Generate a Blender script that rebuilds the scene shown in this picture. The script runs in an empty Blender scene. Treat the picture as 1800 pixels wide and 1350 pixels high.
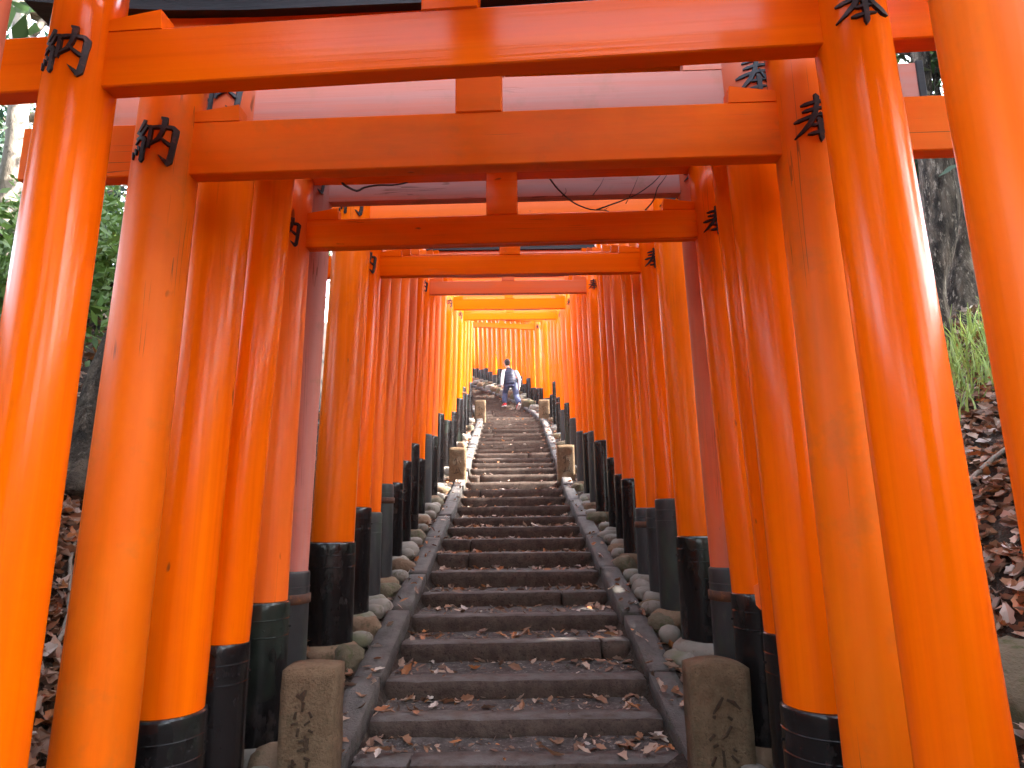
import bpy, math, random
import numpy as np
from mathutils import Vector, Matrix, noise as mnoise

S = bpy.context.scene
COL = S.collection
rnd = random.Random(7)
rng = np.random.default_rng(11)
EYE = 1.30                                   # camera height above the ground under it
PITCH = math.atan(225 / 1150)
CT, ST = math.cos(PITCH), math.sin(PITCH)
FOC = 1150.0                                 # focal length in photo pixels (1800 wide)
FH = FOC / CT

# ------------------------------------------------------------------ camera
cam_d = bpy.data.cameras.new("camera")
cam_d.sensor_fit = 'HORIZONTAL'
cam_d.sensor_width = 36.0
cam_d.lens = 36.0 * FOC / 1800.0
cam_d.clip_start = 0.05
cam_d.clip_end = 800
cam = bpy.data.objects.new("camera", cam_d)
COL.objects.link(cam)
cam.location = (0, 0, EYE)
ROLL = math.radians(-0.7)                    # the photo is tipped very slightly
cam.rotation_euler = (Matrix.Rotation(math.pi / 2 + PITCH, 3, 'X') @ Matrix.Rotation(ROLL, 3, 'Z')).to_euler()
S.camera = cam

# ------------------------------------------------------------------ sky, sun, exposure
SUN_EL = math.radians(40)
SUN_AZ = math.radians(90)                    # clockwise from +Y: square from the right
w = bpy.data.worlds.new("World")
S.world = w
w.use_nodes = True
nt = w.node_tree
bg = nt.nodes["Background"]
sky = nt.nodes.new("ShaderNodeTexSky")
sky.sky_type = 'NISHITA'
sky.sun_disc = False
sky.sun_elevation = SUN_EL
sky.sun_rotation = SUN_AZ
sky.air_density = 1.0
sky.dust_density = 2.0
sky.ozone_density = 1.0
hsv = nt.nodes.new("ShaderNodeHueSaturation")     # thin bright overcast between the trees: paler than a clear blue sky
hsv.inputs['Saturation'].default_value = .45
nt.links.new(sky.outputs[0], hsv.inputs['Color'])
nt.links.new(hsv.outputs[0], bg.inputs[0])
bg.inputs[1].default_value = 0.15
sun_d = bpy.data.lights.new("sun", 'SUN')
sun_d.energy = 2.0
sun_d.angle = math.radians(0.5)
sun_d.color = (1.0, 0.95, 0.87)
sun = bpy.data.objects.new("sun", sun_d)
COL.objects.link(sun)
sd = Vector((math.sin(SUN_AZ) * math.cos(SUN_EL), math.cos(SUN_AZ) * math.cos(SUN_EL), math.sin(SUN_EL)))
sun.rotation_euler = sd.to_track_quat('Z', 'Y').to_euler()
sun.location = sd * 60
S.view_settings.view_transform = 'Standard'
S.view_settings.look = 'None'
S.view_settings.gamma = 1.0
S.view_settings.use_curve_mapping = False
S.view_settings.exposure = 4.5
S.render.engine = 'CYCLES'
S.cycles.max_bounces = 12
S.cycles.diffuse_bounces = 7
S.cycles.glossy_bounces = 4
S.cycles.sample_clamp_indirect = 8
S.cycles.use_denoising = True


# ------------------------------------------------------------------ helpers
def px(x, y, Y):
    """point at forward distance Y that the photo shows at pixel (x, y); used to place things"""
    dx, dy, cr, sr = x - 900, y - 675, math.cos(ROLL), math.sin(ROLL)
    u, v = (dx * cr + dy * sr) / FOC, (dx * sr - dy * cr) / FOC
    zc = Y / (CT - v * ST)
    return Vector((u * zc, Y, EYE + zc * (ST + v * CT)))


def zpx(y, Y):
    return px(900, y, Y).z


def tag(o, label=None, cat=None, group=None, kind=None):
    if label: o["label"] = label
    if cat: o["category"] = cat
    if group: o["group"] = group
    if kind: o["kind"] = kind
    return o


def empty(name, loc=(0, 0, 0), rz=0.0):
    o = bpy.data.objects.new(name, None)
    o.empty_display_size = 0.2
    o.location = loc
    o.rotation_euler = (0, 0, rz)
    COL.objects.link(o)
    return o


def mobj(name, verts, faces, mat=None, parent=None, smooth=False, loc=None, rot=None):
    me = bpy.data.meshes.new(name)
    me.from_pydata([tuple(v) for v in verts], [], faces)
    me.update()
    if mat: me.materials.append(mat)
    if smooth:
        me.polygons.foreach_set("use_smooth", [True] * len(me.polygons))
    return link(name, me, parent, loc, rot)


def link(name, me, parent=None, loc=None, rot=None):
    o = bpy.data.objects.new(name, me)
    COL.objects.link(o)
    if parent: o.parent = parent
    if loc is not None: o.location = loc
    if rot is not None: o.rotation_euler = rot
    return o


class MB:
    """collects shapes into one mesh"""
    def __init__(s):
        s.v, s.f = [], []

    def add(s, vs, fs):
        b = len(s.v)
        s.v += [tuple(v) for v in vs]
        s.f += [tuple(i + b for i in f) for f in fs]

    def box(s, c, d, rot=None, bev=0.0):
        x, y, z = d[0] / 2, d[1] / 2, d[2] / 2
        if bev <= 0:
            vs = [(-x, -y, -z), (x, -y, -z), (x, y, -z), (-x, y, -z), (-x, -y, z), (x, -y, z), (x, y, z), (-x, y, z)]
            fs = [(0, 3, 2, 1), (4, 5, 6, 7), (0, 1, 5, 4), (1, 2, 6, 5), (2, 3, 7, 6), (3, 0, 4, 7)]
        else:
            vs, fs = bevbox(x, y, z, bev)
        M = rot or Matrix.Identity(3)
        s.add([M @ Vector(v) + Vector(c) for v in vs], fs)

    def tube(s, pts, rad, n=12, cap=True, wob=0.0, seed=0.0):
        pts = [Vector(p) for p in pts]
        vs, fs = [], []
        up = Vector((0.31, 0.17, 0.93)).normalized()
        k = len(pts)
        for i, p in enumerate(pts):
            t = (pts[min(i + 1, k - 1)] - pts[max(i - 1, 0)])
            t = t.normalized() if t.length > 1e-9 else Vector((0, 0, 1))
            a = t.cross(Vector((0, 1, 0)) if abs(t.y) < 0.9 else Vector((1, 0, 0))).normalized()
            b = t.cross(a).normalized()
            for j in range(n):
                an = 2 * math.pi * j / n
                r = rad[i] if not hasattr(rad, '__call__') else rad(i)
                q = p + (a * math.cos(an) + b * math.sin(an)) * r
                if wob:
                    q += (q - p) * wob * (mnoise.noise(q * (1.2 / max(r, .02)) * .35 + Vector((seed, 0, 0))) +
                                          .5 * mnoise.noise(q * 6 + Vector((seed, 3, 0))))
                vs.append(q)
        for i in range(k - 1):
            for j in range(n):
                fs.append((i * n + j, i * n + (j + 1) % n, (i + 1) * n + (j + 1) % n, (i + 1) * n + j))
        if cap:
            fs.append(tuple(range(n - 1, -1, -1)))
            fs.append(tuple((k - 1) * n + j for j in range(n)))
        s.add(vs, fs)

    def lathe(s, prof, n=40, c=(0, 0, 0), jit=0.0):
        vs, fs = [], []
        k = len(prof)
        for r, z in prof:
            for j in range(n):
                a = 2 * math.pi * j / n
                vs.append((c[0] + r * math.cos(a), c[1] + r * math.sin(a), c[2] + z))
        for i in range(k - 1):
            for j in range(n):
                fs.append((i * n + j, i * n + (j + 1) % n, (i + 1) * n + (j + 1) % n, (i + 1) * n + j))
        fs.append(tuple(range(n - 1, -1, -1)))
        fs.append(tuple((k - 1) * n + j for j in range(n)))
        s.add(vs, fs)

    def build(s, name, mat, parent=None, smooth=False, loc=None, rot=None):
        return mobj(name, s.v, s.f, mat, parent, smooth, loc, rot)


def bevbox(x, y, z, b):
    """box with chamfered edges: 24 verts"""
    vs, idx = [], {}
    for sx in (-1, 1):
        for sy in (-1, 1):
            for sz in (-1, 1):
                for ax in range(3):
                    p = [sx * (x - b), sy * (y - b), sz * (z - b)]
                    p[ax] = (sx * x, sy * y, sz * z)[ax]
                    idx[(sx, sy, sz, ax)] = len(vs)
                    vs.append(tuple(p))
    fs = []
    for ax in range(3):
        o = [a for a in range(3) if a != ax]
        for sgn in (-1, 1):
            loop = []
            for (p, q) in ((-1, -1), (1, -1), (1, 1), (-1, 1)):
                k = [0, 0, 0]; k[ax] = sgn; k[o[0]] = p; k[o[1]] = q
                loop.append(idx[(*k, ax)])
            flip = (sgn == -1) ^ (ax == 1)
            fs.append(tuple(reversed(loop)) if flip else tuple(loop))
    for ax in range(3):                       # edges along ax
        o = [a for a in range(3) if a != ax]
        for p in (-1, 1):
            for q in (-1, 1):
                k0 = [0, 0, 0]; k0[ax] = -1; k0[o[0]] = p; k0[o[1]] = q
                k1 = list(k0); k1[ax] = 1
                fs.append((idx[(*k0, o[0])], idx[(*k1, o[0])], idx[(*k1, o[1])], idx[(*k0, o[1])]))
    for sx in (-1, 1):
        for sy in (-1, 1):
            for sz in (-1, 1):
                fs.append((idx[(sx, sy, sz, 0)], idx[(sx, sy, sz, 1)], idx[(sx, sy, sz, 2)]))
    return vs, fs


def rough_block(L, D, H, seed, amp=0.012, nx=None, rnd_corner=0.018):
    """hewn stone block centred at 0, subdivided, corners worn and faces uneven"""
    nx = nx or max(4, int(L / 0.09))
    ny = max(2, int(D / 0.08)); nz = max(2, int(H / 0.05))
    vs, fs, ids = [], [], {}

    def vid(i, j, k):
        key = (i, j, k)
        if key not in ids:
            p = Vector(((i / nx - .5) * L, (j / ny - .5) * D, (k / nz - .5) * H))
            # rounded-box shaping
            h = Vector((L / 2 - rnd_corner, D / 2 - rnd_corner, H / 2 - rnd_corner))
            q = Vector([max(-h[a], min(h[a], p[a])) for a in range(3)])
            d = p - q
            if d.length > 1e-6:
                p = q + d.normalized() * min(d.length, rnd_corner)
            nn = Vector((seed * 3.1, seed * 1.7, seed))
            p += Vector((mnoise.noise(p * 7 + nn), mnoise.noise(p * 7 + nn + Vector((9, 0, 0))), mnoise.noise(p * 9 + nn + Vector((0, 9, 0))))) * amp
            p += Vector((mnoise.noise(p * 24 + nn), mnoise.noise(p * 24 - nn), mnoise.noise(p * 24 + nn * 2))) * amp * .35
            ids[key] = len(vs); vs.append(p)
        return ids[key]
    for i in range(nx):
        for j in range(ny):
            fs.append((vid(i, j, nz), vid(i + 1, j, nz), vid(i + 1, j + 1, nz), vid(i, j + 1, nz)))
            fs.append((vid(i, j, 0), vid(i, j + 1, 0), vid(i + 1, j + 1, 0), vid(i + 1, j, 0)))
    for i in range(nx):
        for k in range(nz):
            fs.append((vid(i, 0, k), vid(i + 1, 0, k), vid(i + 1, 0, k + 1), vid(i, 0, k + 1)))
            fs.append((vid(i, ny, k), vid(i, ny, k + 1), vid(i + 1, ny, k + 1), vid(i + 1, ny, k)))
    for j in range(ny):
        for k in range(nz):
            fs.append((vid(0, j, k), vid(0, j, k + 1), vid(0, j + 1, k + 1), vid(0, j + 1, k)))
            fs.append((vid(nx, j, k), vid(nx, j + 1, k), vid(nx, j + 1, k + 1), vid(nx, j, k + 1)))
    return vs, fs


def cobble(rx, ry, rz, seed, n=14, m=9, pw=2.6, amp=.08):
    """worn river stone: a superellipsoid with uneven skin"""
    vs, fs = [], []
    for i in range(m + 1):
        th = math.pi * i / m - math.pi / 2
        for j in range(n):
            ph = 2 * math.pi * j / n
            d = Vector((math.cos(th) * math.cos(ph), math.cos(th) * math.sin(ph), math.sin(th)))
            k = (abs(d.x) ** pw + abs(d.y) ** pw + abs(d.z) ** pw) ** (-1 / pw)
            r = k * (1 + amp * mnoise.noise(d * 1.7 + Vector((seed, seed * .7, 0))) + amp * .4 * mnoise.noise(d * 5 + Vector((0, seed, 0))))
            vs.append((d.x * rx * r, d.y * ry * r, d.z * rz * r))
    for i in range(m):
        for j in range(n):
            fs.append((i * n + j, i * n + (j + 1) % n, (i + 1) * n + (j + 1) % n, (i + 1) * n + j))
    return vs, fs


# ------------------------------------------------------------------ materials
def new_mat(name):
    m = bpy.data.materials.new(name)
    m.use_nodes = True
    n = m.node_tree
    return m, n, n.nodes["Principled BSDF"]


def N(n, t, **kw):
    x = n.nodes.new(t)
    for k, v in kw.items():
        setattr(x, k, v)
    return x


def mixc(n, fac, a, b, mode='MIX'):
    x = n.nodes.new("ShaderNodeMix")
    x.data_type = 'RGBA'; x.blend_type = mode; x.clamp_factor = True
    for sock, val in ((x.inputs[0], fac), (x.inputs[6], a), (x.inputs[7], b)):
        if hasattr(val, 'links') or isinstance(val, bpy.types.NodeSocket):
            n.links.new(val, sock)
        elif isinstance(val, (int, float)):
            sock.default_value = val
        else:
            sock.default_value = (*val, 1) if len(val) == 3 else val
    return x.outputs[2]


def mth(n, op, a, b=None, c=None, clamp=False):
    x = n.nodes.new("ShaderNodeMath")
    x.operation = op; x.use_clamp = clamp
    for i, val in enumerate((a, b, c)):
        if val is None: continue
        if isinstance(val, bpy.types.NodeSocket): n.links.new(val, x.inputs[i])
        else: x.inputs[i].default_value = val
    return x.outputs[0]


def ramp(n, src, lo, hi):
    x = n.nodes.new("ShaderNodeMapRange")
    x.clamp = True
    n.links.new(src, x.inputs[0])
    x.inputs[1].default_value = lo; x.inputs[2].default_value = hi
    x.inputs[3].default_value = 0; x.inputs[4].default_value = 1
    return x.outputs[0]


def coords(n, scale=(1, 1, 1), kind='Object', randomise=True):
    tc = N(n, "ShaderNodeTexCoord")
    mp = N(n, "ShaderNodeMapping")
    mp.inputs[3].default_value = scale
    if randomise:
        oi = N(n, "ShaderNodeObjectInfo")
        ad = N(n, "ShaderNodeVectorMath", operation='SCALE')
        cx = N(n, "ShaderNodeCombineXYZ")
        n.links.new(oi.outputs['Random'], cx.inputs[0]); n.links.new(oi.outputs['Random'], cx.inputs[2])
        n.links.new(cx.outputs[0], ad.inputs[0]); ad.inputs[3].default_value = 37.0
        s = N(n, "ShaderNodeVectorMath", operation='ADD')
        n.links.new(tc.outputs[kind], s.inputs[0]); n.links.new(ad.outputs[0], s.inputs[1])
        n.links.new(s.outputs[0], mp.inputs[0])
    else:
        n.links.new(tc.outputs[kind], mp.inputs[0])
    return mp.outputs[0]


def noise(n, co, scale=5, detail=4, rough=.55, dist=0.0):
    x = N(n, "ShaderNodeTexNoise")
    x.inputs['Scale'].default_value = scale
    x.inputs['Detail'].default_value = detail
    x.inputs['Roughness'].default_value = rough
    x.inputs['Distortion'].default_value = dist
    n.links.new(co, x.inputs['Vector'])
    return x.outputs['Fac']


def attr(n, name):
    x = N(n, "ShaderNodeAttribute")
    x.attribute_type = 'OBJECT'; x.attribute_name = name
    return x.outputs['Fac']


def bump(n, p, h, strength=.3, dist=.01):
    b = N(n, "ShaderNodeBump")
    b.inputs['Strength'].default_value = strength
    b.inputs['Distance'].default_value = dist
    n.links.new(h, b.inputs['Height'])
    n.links.new(b.outputs[0], p.inputs['Normal'])


def paint_mat(name, along):
    """vermilion lacquer on timber; 'along' = grain direction; fade / dull / tint come from each object"""
    m, n, p = new_mat(name)
    lo, hi = .22, 9.0
    sc = {'x': (lo, hi, hi), 'z': (hi, hi, lo)}[along]
    co = coords(n, sc)
    co_big = coords(n, {'x': (.5, 2, 2), 'z': (2, 2, .5)}[along])
    co_iso = coords(n, (1, 1, 1))
    st = noise(n, co, 1.0, 5, .6)
    big = noise(n, co_big, 1.3, 4, .6)
    fade, dull, tint = attr(n, "fade"), attr(n, "dull"), attr(n, "tint")
    sepz = N(n, "ShaderNodeSeparateXYZ"); n.links.new(N(n, "ShaderNodeTexCoord").outputs['Object'], sepz.inputs[0])
    if along == 'z':                      # some posts have bleached heads
        fade = mth(n, 'ADD', fade, mth(n, 'MULTIPLY', attr(n, "fade_top"), ramp(n, sepz.outputs[2], 2.55, 3.05)), clamp=True)
    c = mixc(n, ramp(n, st, .3, .7), (.78, .082, .0004), (.88, .138, .0004))
    fine = noise(n, coords(n, {'x': (.5, 40, 40), 'z': (40, 40, .5)}[along]), 1.0, 3, .6)
    c = mixc(n, mth(n, 'MULTIPLY', ramp(n, fine, .42, .75), .35), c, (.52, .045, .001))
    c = mixc(n, tint, c, (.90, .18, .0004))  # yellower paint; far gates get more of it, imitating a golden glow
    c = mixc(n, mth(n, 'MULTIPLY', dull, ramp(n, big, .35, .62)), c, (.66, .110, .002))
    c = mixc(n, mth(n, 'MULTIPLY', mth(n, 'MULTIPLY', dull, ramp(n, noise(n, co_big, 2.1, 5, .65), .52, .75)), .55), c, (.26, .10, .02))
    blot = ramp(n, noise(n, coords(n, {'x': (1.2, 1, .5), 'z': (1, 1, .6)}[along]), 4.5, 4, .6), .52, .7)
    c = mixc(n, mth(n, 'MULTIPLY', mth(n, 'MULTIPLY', dull, blot), .5), c, (.80, .17, .004))
    fm = mth(n, 'MULTIPLY', fade, ramp(n, big, .22, .5))
    c = mixc(n, fm, c, (.53, .145, .09))
    c = mixc(n, mth(n, 'MULTIPLY', fm, ramp(n, st, .5, .75)), c, (.48, .21, .16))
    c = mixc(n, mth(n, 'MULTIPLY', mth(n, 'MULTIPLY', mth(n, 'SUBTRACT', fade, .9), 7.0, clamp=True), ramp(n, st, .25, .6)), c, (.36, .235, .235))
    # mossy grime on the weathered ones
    gr = mth(n, 'MULTIPLY', mth(n, 'MAXIMUM', mth(n, 'MULTIPLY', mth(n, 'SUBTRACT', fade, .9), 5.0), mth(n, 'MULTIPLY', dull, .35), clamp=True), ramp(n, noise(n, co_iso, 3.2, 5, .7), .55, .7))
    c = mixc(n, gr, c, (.13, .13, .045))
    # hairline cracks along the grain, and knocks
    v = N(n, "ShaderNodeTexNoise"); v.inputs['Scale'].default_value = 2.4; v.inputs['Detail'].default_value = 2
    n.links.new(coords(n, {'x': (.22, 11, 11), 'z': (11, 11, .10)}[along]), v.inputs['Vector'])
    line = mth(n, 'ABSOLUTE', mth(n, 'SUBTRACT', v.outputs['Fac'], .5))
    crack = mth(n, 'MULTIPLY', mth(n, 'LESS_THAN', line, .0075), ramp(n, noise(n, coords(n, {'x': (.8, 3, 3), 'z': (3, 3, .8)}[along]), 1.9, 3), .58, .62))
    crack = mth(n, 'MULTIPLY', crack, mth(n, 'ADD', mth(n, 'MULTIPLY', dull, 1.0), .10), clamp=True)
    spot = ramp(n, noise(n, coords(n, {'x': (2, 5, 5), 'z': (5, 5, 2)}[along]), 2.6, 2, .5), .745, .775)
    crack = mth(n, 'MAXIMUM', crack, mth(n, 'MULTIPLY', spot, .7))
    c = mixc(n, crack, c, (.10, .035, .012))
    n.links.new(c, p.inputs['Base Color'])
    r = mth(n, 'ADD', .13, mth(n, 'ADD', mth(n, 'MULTIPLY', dull, .34), mth(n, 'MULTIPLY', fade, .2)))
    r = mth(n, 'ADD', r, mth(n, 'MULTIPLY', st, .14))
    n.links.new(r, p.inputs['Roughness'])
    p.inputs['Specular IOR Level'].default_value = .16
    h = mth(n, 'ADD', mth(n, 'ADD', st, mth(n, 'MULTIPLY', fine, .35)), mth(n, 'MULTIPLY', crack, -1.5))
    bump(n, p, h, .35, .006)
    return m


def simple(name, cols, scale=6, rough=.8, bumps=.4, bscale=30, bdist=.01, stretch=(1, 1, 1), spec=.3, metal=0.0, lightened=None, lohi=(.35, .65)):
    m, n, p = new_mat(name)
    co = coords(n, stretch)
    c = mixc(n, ramp(n, noise(n, co, scale, 5, .6), *lohi), cols[0], cols[1])
    if len(cols) > 2:
        c = mixc(n, ramp(n, noise(n, co, scale * 3.3, 4, .7), .55, .68), c, cols[2])
    if len(cols) > 3:
        c = mixc(n, ramp(n, noise(n, co, scale * .6, 4, .7), .56, .68), c, cols[3])
    if lightened:                                 # upward faces take a paler colour, imitating light from above
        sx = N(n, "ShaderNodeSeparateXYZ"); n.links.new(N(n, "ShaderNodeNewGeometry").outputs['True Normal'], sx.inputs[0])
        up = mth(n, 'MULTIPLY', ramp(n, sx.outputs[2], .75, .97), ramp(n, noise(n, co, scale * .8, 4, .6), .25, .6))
        c = mixc(n, up, c, lightened)
    n.links.new(c, p.inputs['Base Color'])
    p.inputs['Roughness'].default_value = rough
    p.inputs['Specular IOR Level'].default_value = spec
    p.inputs['Metallic'].default_value = metal
    if bumps:
        bump(n, p, noise(n, co, bscale, 5, .65), bumps, bdist)
    return m


M = {}
M['paint_post'] = paint_mat("vermilion_post_paint", 'z')
M['paint_beam'] = paint_mat("vermilion_beam_paint", 'x')
M['ink'] = simple("carved_black_lacquer", [(.010, .006, .007), (.022, .012, .013), (.10, .035, .025)], 9, .42, .3, 40, .004, lohi=(.4, .6))
M['ink_grey'] = simple("weathered_black_lacquer", [(.025, .028, .036), (.05, .055, .065)], 8, .5, .3, 40, .004)
M['sleeve'] = simple("black_sheet_sleeve", [(.006, .0055, .006), (.012, .010, .010), (.028, .022, .02), (.02, .026, .02)], 3.2, .2, .25, 9, .006, (1, 1, .5), .4)
M['sleeve_old'] = simple("weathered_sheet_sleeve", [(.018, .018, .019), (.032, .031, .032), (.05, .045, .036), (.032, .042, .03)], 3.5, .45, .3, 12, .006, (1, 1, .4), .4)
M['rust'] = simple("rusty_band", [(.10, .035, .015), (.05, .03, .025), (.16, .06, .02)], 9, .7, .4, 30)
M['board'] = simple("dark_roof_board", [(.015, .014, .018), (.03, .027, .03)], 5, .6, .4, 20, .006, (.4, 4, 4))
M['step'] = simple("dark_step_granite", [(.054, .035, .027), (.094, .065, .050), (.030, .019, .014), (.078, .056, .044)], 14, .9, .9, 70, .014, lightened=(.125, .108, .10))  # paler tops stand in for skylight on the stones
M['kerb'] = simple("grey_kerb_granite", [(.050, .043, .039), (.085, .075, .069), (.028, .024, .021), (.055, .055, .033)], 9, .9, 1.0, 70, .012, lightened=(.115, .102, .094))  # tops coloured lighter, as if lit from above
M['soil'] = simple("trodden_gravel", [(.055, .043, .038), (.125, .103, .094), (.25, .22, .20), (.075, .062, .054)], 14, .95, 1.0, 90, .02)
M['earth'] = simple("forest_earth", [(.025, .016, .011), (.05, .033, .024), (.08, .06, .045), (.03, .025, .014)], 3, .95, 1.0, 25, .05)
M['marker'] = simple("tan_granite", [(.125, .078, .042), (.175, .115, .066), (.085, .050, .027), (.11, .078, .042)], 22, .9, 1.0, 90, .012)
M['marker_cut'] = simple("carved_stroke_shade", [(.035, .020, .011), (.06, .036, .020)], 20, .95, .6, 60)
M['cobble'] = simple("river_cobble", [(.15, .13, .105), (.22, .195, .165), (.10, .09, .06), (.12, .12, .07)], 3.5, .75, .5, 30, .01)
M['cobble_tan'] = simple("tan_boulder", [(.13, .08, .048), (.19, .125, .078), (.075, .055, .028), (.08, .075, .028)], 3.5, .85, .8, 24, .015)
M['rock_moss'] = simple("mossy_rock", [(.09, .072, .045), (.13, .105, .068), (.05, .058, .016), (.035, .05, .012)], 4, .9, 1.0, 18, .02)
M['bark'] = simple("dark_bark", [(.022, .017, .013), (.14, .112, .084), (.33, .28, .22)], 12, .95, 1.0, 26, .07, (1, 1, .28), lohi=(.40, .60))
M['bark_brown'] = simple("grey_brown_bark", [(.030, .022, .014), (.080, .060, .042), (.14, .11, .085), (.016, .012, .008)], 10, .95, 1.0, 22, .07, (1, 1, .7), lohi=(.42, .6))
M['bark_pale'] = simple("pale_bark", [(.16, .13, .10), (.26, .22, .18), (.06, .05, .04)], 4, .9, .7, 20, .02, (1, 1, .5))
M['twig'] = simple("twig_bark", [(.03, .02, .018), (.06, .045, .04)], 10, .8, .4, 40)


def leaf_mat(name, c0, c1, trans=.35, rough=.45):
    m, n, p = new_mat(name)
    co = coords(n, (1, 1, 1))
    c = mixc(n, ramp(n, noise(n, co, 3.0, 5, .7), .3, .7), c0, c1)
    geo = N(n, "ShaderNodeNewGeometry")
    c = mixc(n, mth(n, 'MULTIPLY', geo.outputs['Random Per Island'], .8), c, tuple(min(1, a * 1.7 + .012) for a in c1))
    n.links.new(c, p.inputs['Base Color'])
    p.inputs['Roughness'].default_value = rough
    if trans:
        tr = N(n, "ShaderNodeBsdfTranslucent")
        n.links.new(c, tr.inputs[0])
        mx = N(n, "ShaderNodeMixShader")
        mx.inputs[0].default_value = trans
        out = [x for x in n.nodes if x.type == 'OUTPUT_MATERIAL'][0]
        n.links.new(p.outputs[0], mx.inputs[1]); n.links.new(tr.outputs[0], mx.inputs[2])
        n.links.new(mx.outputs[0], out.inputs[0])
    return m


M['leaf_dark'] = leaf_mat("evergreen_leaf", (.010, .025, .008), (.025, .052, .014))
M['leaf_mid'] = leaf_mat("broad_leaf", (.035, .08, .014), (.08, .14, .025))
M['leaf_blue'] = leaf_mat("glossy_leaf", (.012, .032, .018), (.026, .055, .032), .25, .3)
M['grass'] = leaf_mat("bamboo_grass_blade", (.13, .23, .05), (.27, .34, .09), .4)
DEAD = []
for i, (a, b) in enumerate([((.20, .085, .04), (.30, .14, .07)), ((.33, .20, .13), (.44, .30, .22)), ((.13, .06, .035), (.19, .10, .06)),
                            ((.36, .11, .03), (.45, .17, .05)), ((.42, .33, .27), (.52, .43, .37))]):
    DEAD.append(leaf_mat("dead_leaf_%s" % ("russet", "buff", "brown", "orange", "pale")[i], tuple(q * .66 for q in a), tuple(q * .66 for q in b), .15, .6))

# ------------------------------------------------------------------ the path: centre line and height
CXY = [(-30, 0), (17, 0), (18, -.08), (19, -.22), (20, -.42), (21.6, -.74), (23, -1.15), (24.5, -1.62), (26, -2.12), (28.3, -2.95), (31, -3.95), (36, -5.9), (45, -9.5), (300, -9.5)]
# nosings (distance, height below/above the eye) of the steps, read from the photograph
NOSE = [(3.222, -1.112), (3.604, -1.040), (4.041, -.950), (4.559, -.843), (5.02, -.742), (5.56, -.648), (6.10, -.524), (6.588, -.398), (7.115, -.284), (7.68, -.165), (8.263, -.055),
        (8.95, .075), (9.60, .213), (10.10, .338), (10.60, .478), (11.15, .625), (11.64, .761), (12.03, .886), (12.45, 1.006), (12.91, 1.138), (13.40, 1.278), (13.88, 1.405), (14.35, 1.536),
        (14.83, 1.675), (15.36, 1.824), (16.0, 2.015), (16.62, 2.185), (17.12, 2.326), (17.64, 2.47)]
yy, zz = NOSE[-1]
while yy < 36:
    yy += .49; zz += .148
    NOSE.append((yy, zz))
NOSE = [(a, b + EYE) for a, b in NOSE]
_px, _pc = np.array([a for a, b in CXY]), np.array([b for a, b in CXY])
_zy = np.array([-60, -4, 0, 2.6] + [a for a, b in NOSE] + [48, 120, 400])
_zz = np.array([-2.5, -.15, 0.0, .10] + [b for a, b in NOSE] + [NOSE[-1][1] + 2.0, NOSE[-1][1] + 9, NOSE[-1][1] + 14])
_bo = np.array([0, 1.18, 1.6, 2.0, 2.4, 3.4, 6, 15, 40, 200])
_bh = np.array([0, 0, .45, .95, 1.3, 2.0, 3.0, 5.0, 8.0, 16.0])


def cx(Y): return float(np.interp(Y, _px, _pc))
def pz(Y): return float(np.interp(Y, _zy, _zz))
def heading(Y): return math.atan2(cx(Y + .4) - cx(Y - .4), .8)       # positive = to the right


def ground(X, Y):
    o = abs(X - cx(Y)) * math.cos(heading(Y))
    z = pz(Y) + float(np.interp(o, _bo, _bh))
    if o < .76 and 3.2 < Y: z -= .22
    elif o < .80 and 3.2 < Y: z -= .1
    a = .06 * min(1, max(0, (o - 1.0) / .6)) + .25 * min(1, max(0, (o - 4) / 6))
    z += a * (mnoise.noise(Vector((X * .9, Y * .9, 2))) + .5 * mnoise.noise(Vector((X * 2.7, Y * 2.7, 5)))) + .012 * mnoise.noise(Vector((X * 6, Y * 6, 1)))
    return z


# ------------------------------------------------------------------ ground sheet
def axis(segs):
    out = [segs[0][0]]
    for a, b, st in segs:
        k = max(1, int(round((b - a) / st)))
        out += [a + (b - a) * (i + 1) / k for i in range(k)]
    return out


gx = axis([(-200, -40, 20), (-40, -14, 3), (-14, -5, .6), (-5, 5, .16), (5, 14, .6), (14, 40, 3), (40, 200, 20)])
gy = axis([(-60, -12, 8), (-12, -1, .8), (-1, 8, .16), (8, 20, .3), (20, 40, .6), (40, 80, 4), (80, 400, 32)])
gv = [(x, y, ground(x, y)) for y in gy for x in gx]
W_ = len(gx)
gf = [(j * W_ + i, j * W_ + i + 1, (j + 1) * W_ + i + 1, (j + 1) * W_ + i) for j in range(len(gy) - 1) for i in range(W_ - 1)]
tag(mobj("ground", gv, gf, M['earth'], smooth=True), "brown forest floor rising in banks on both sides of the stair", kind="structure")

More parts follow.
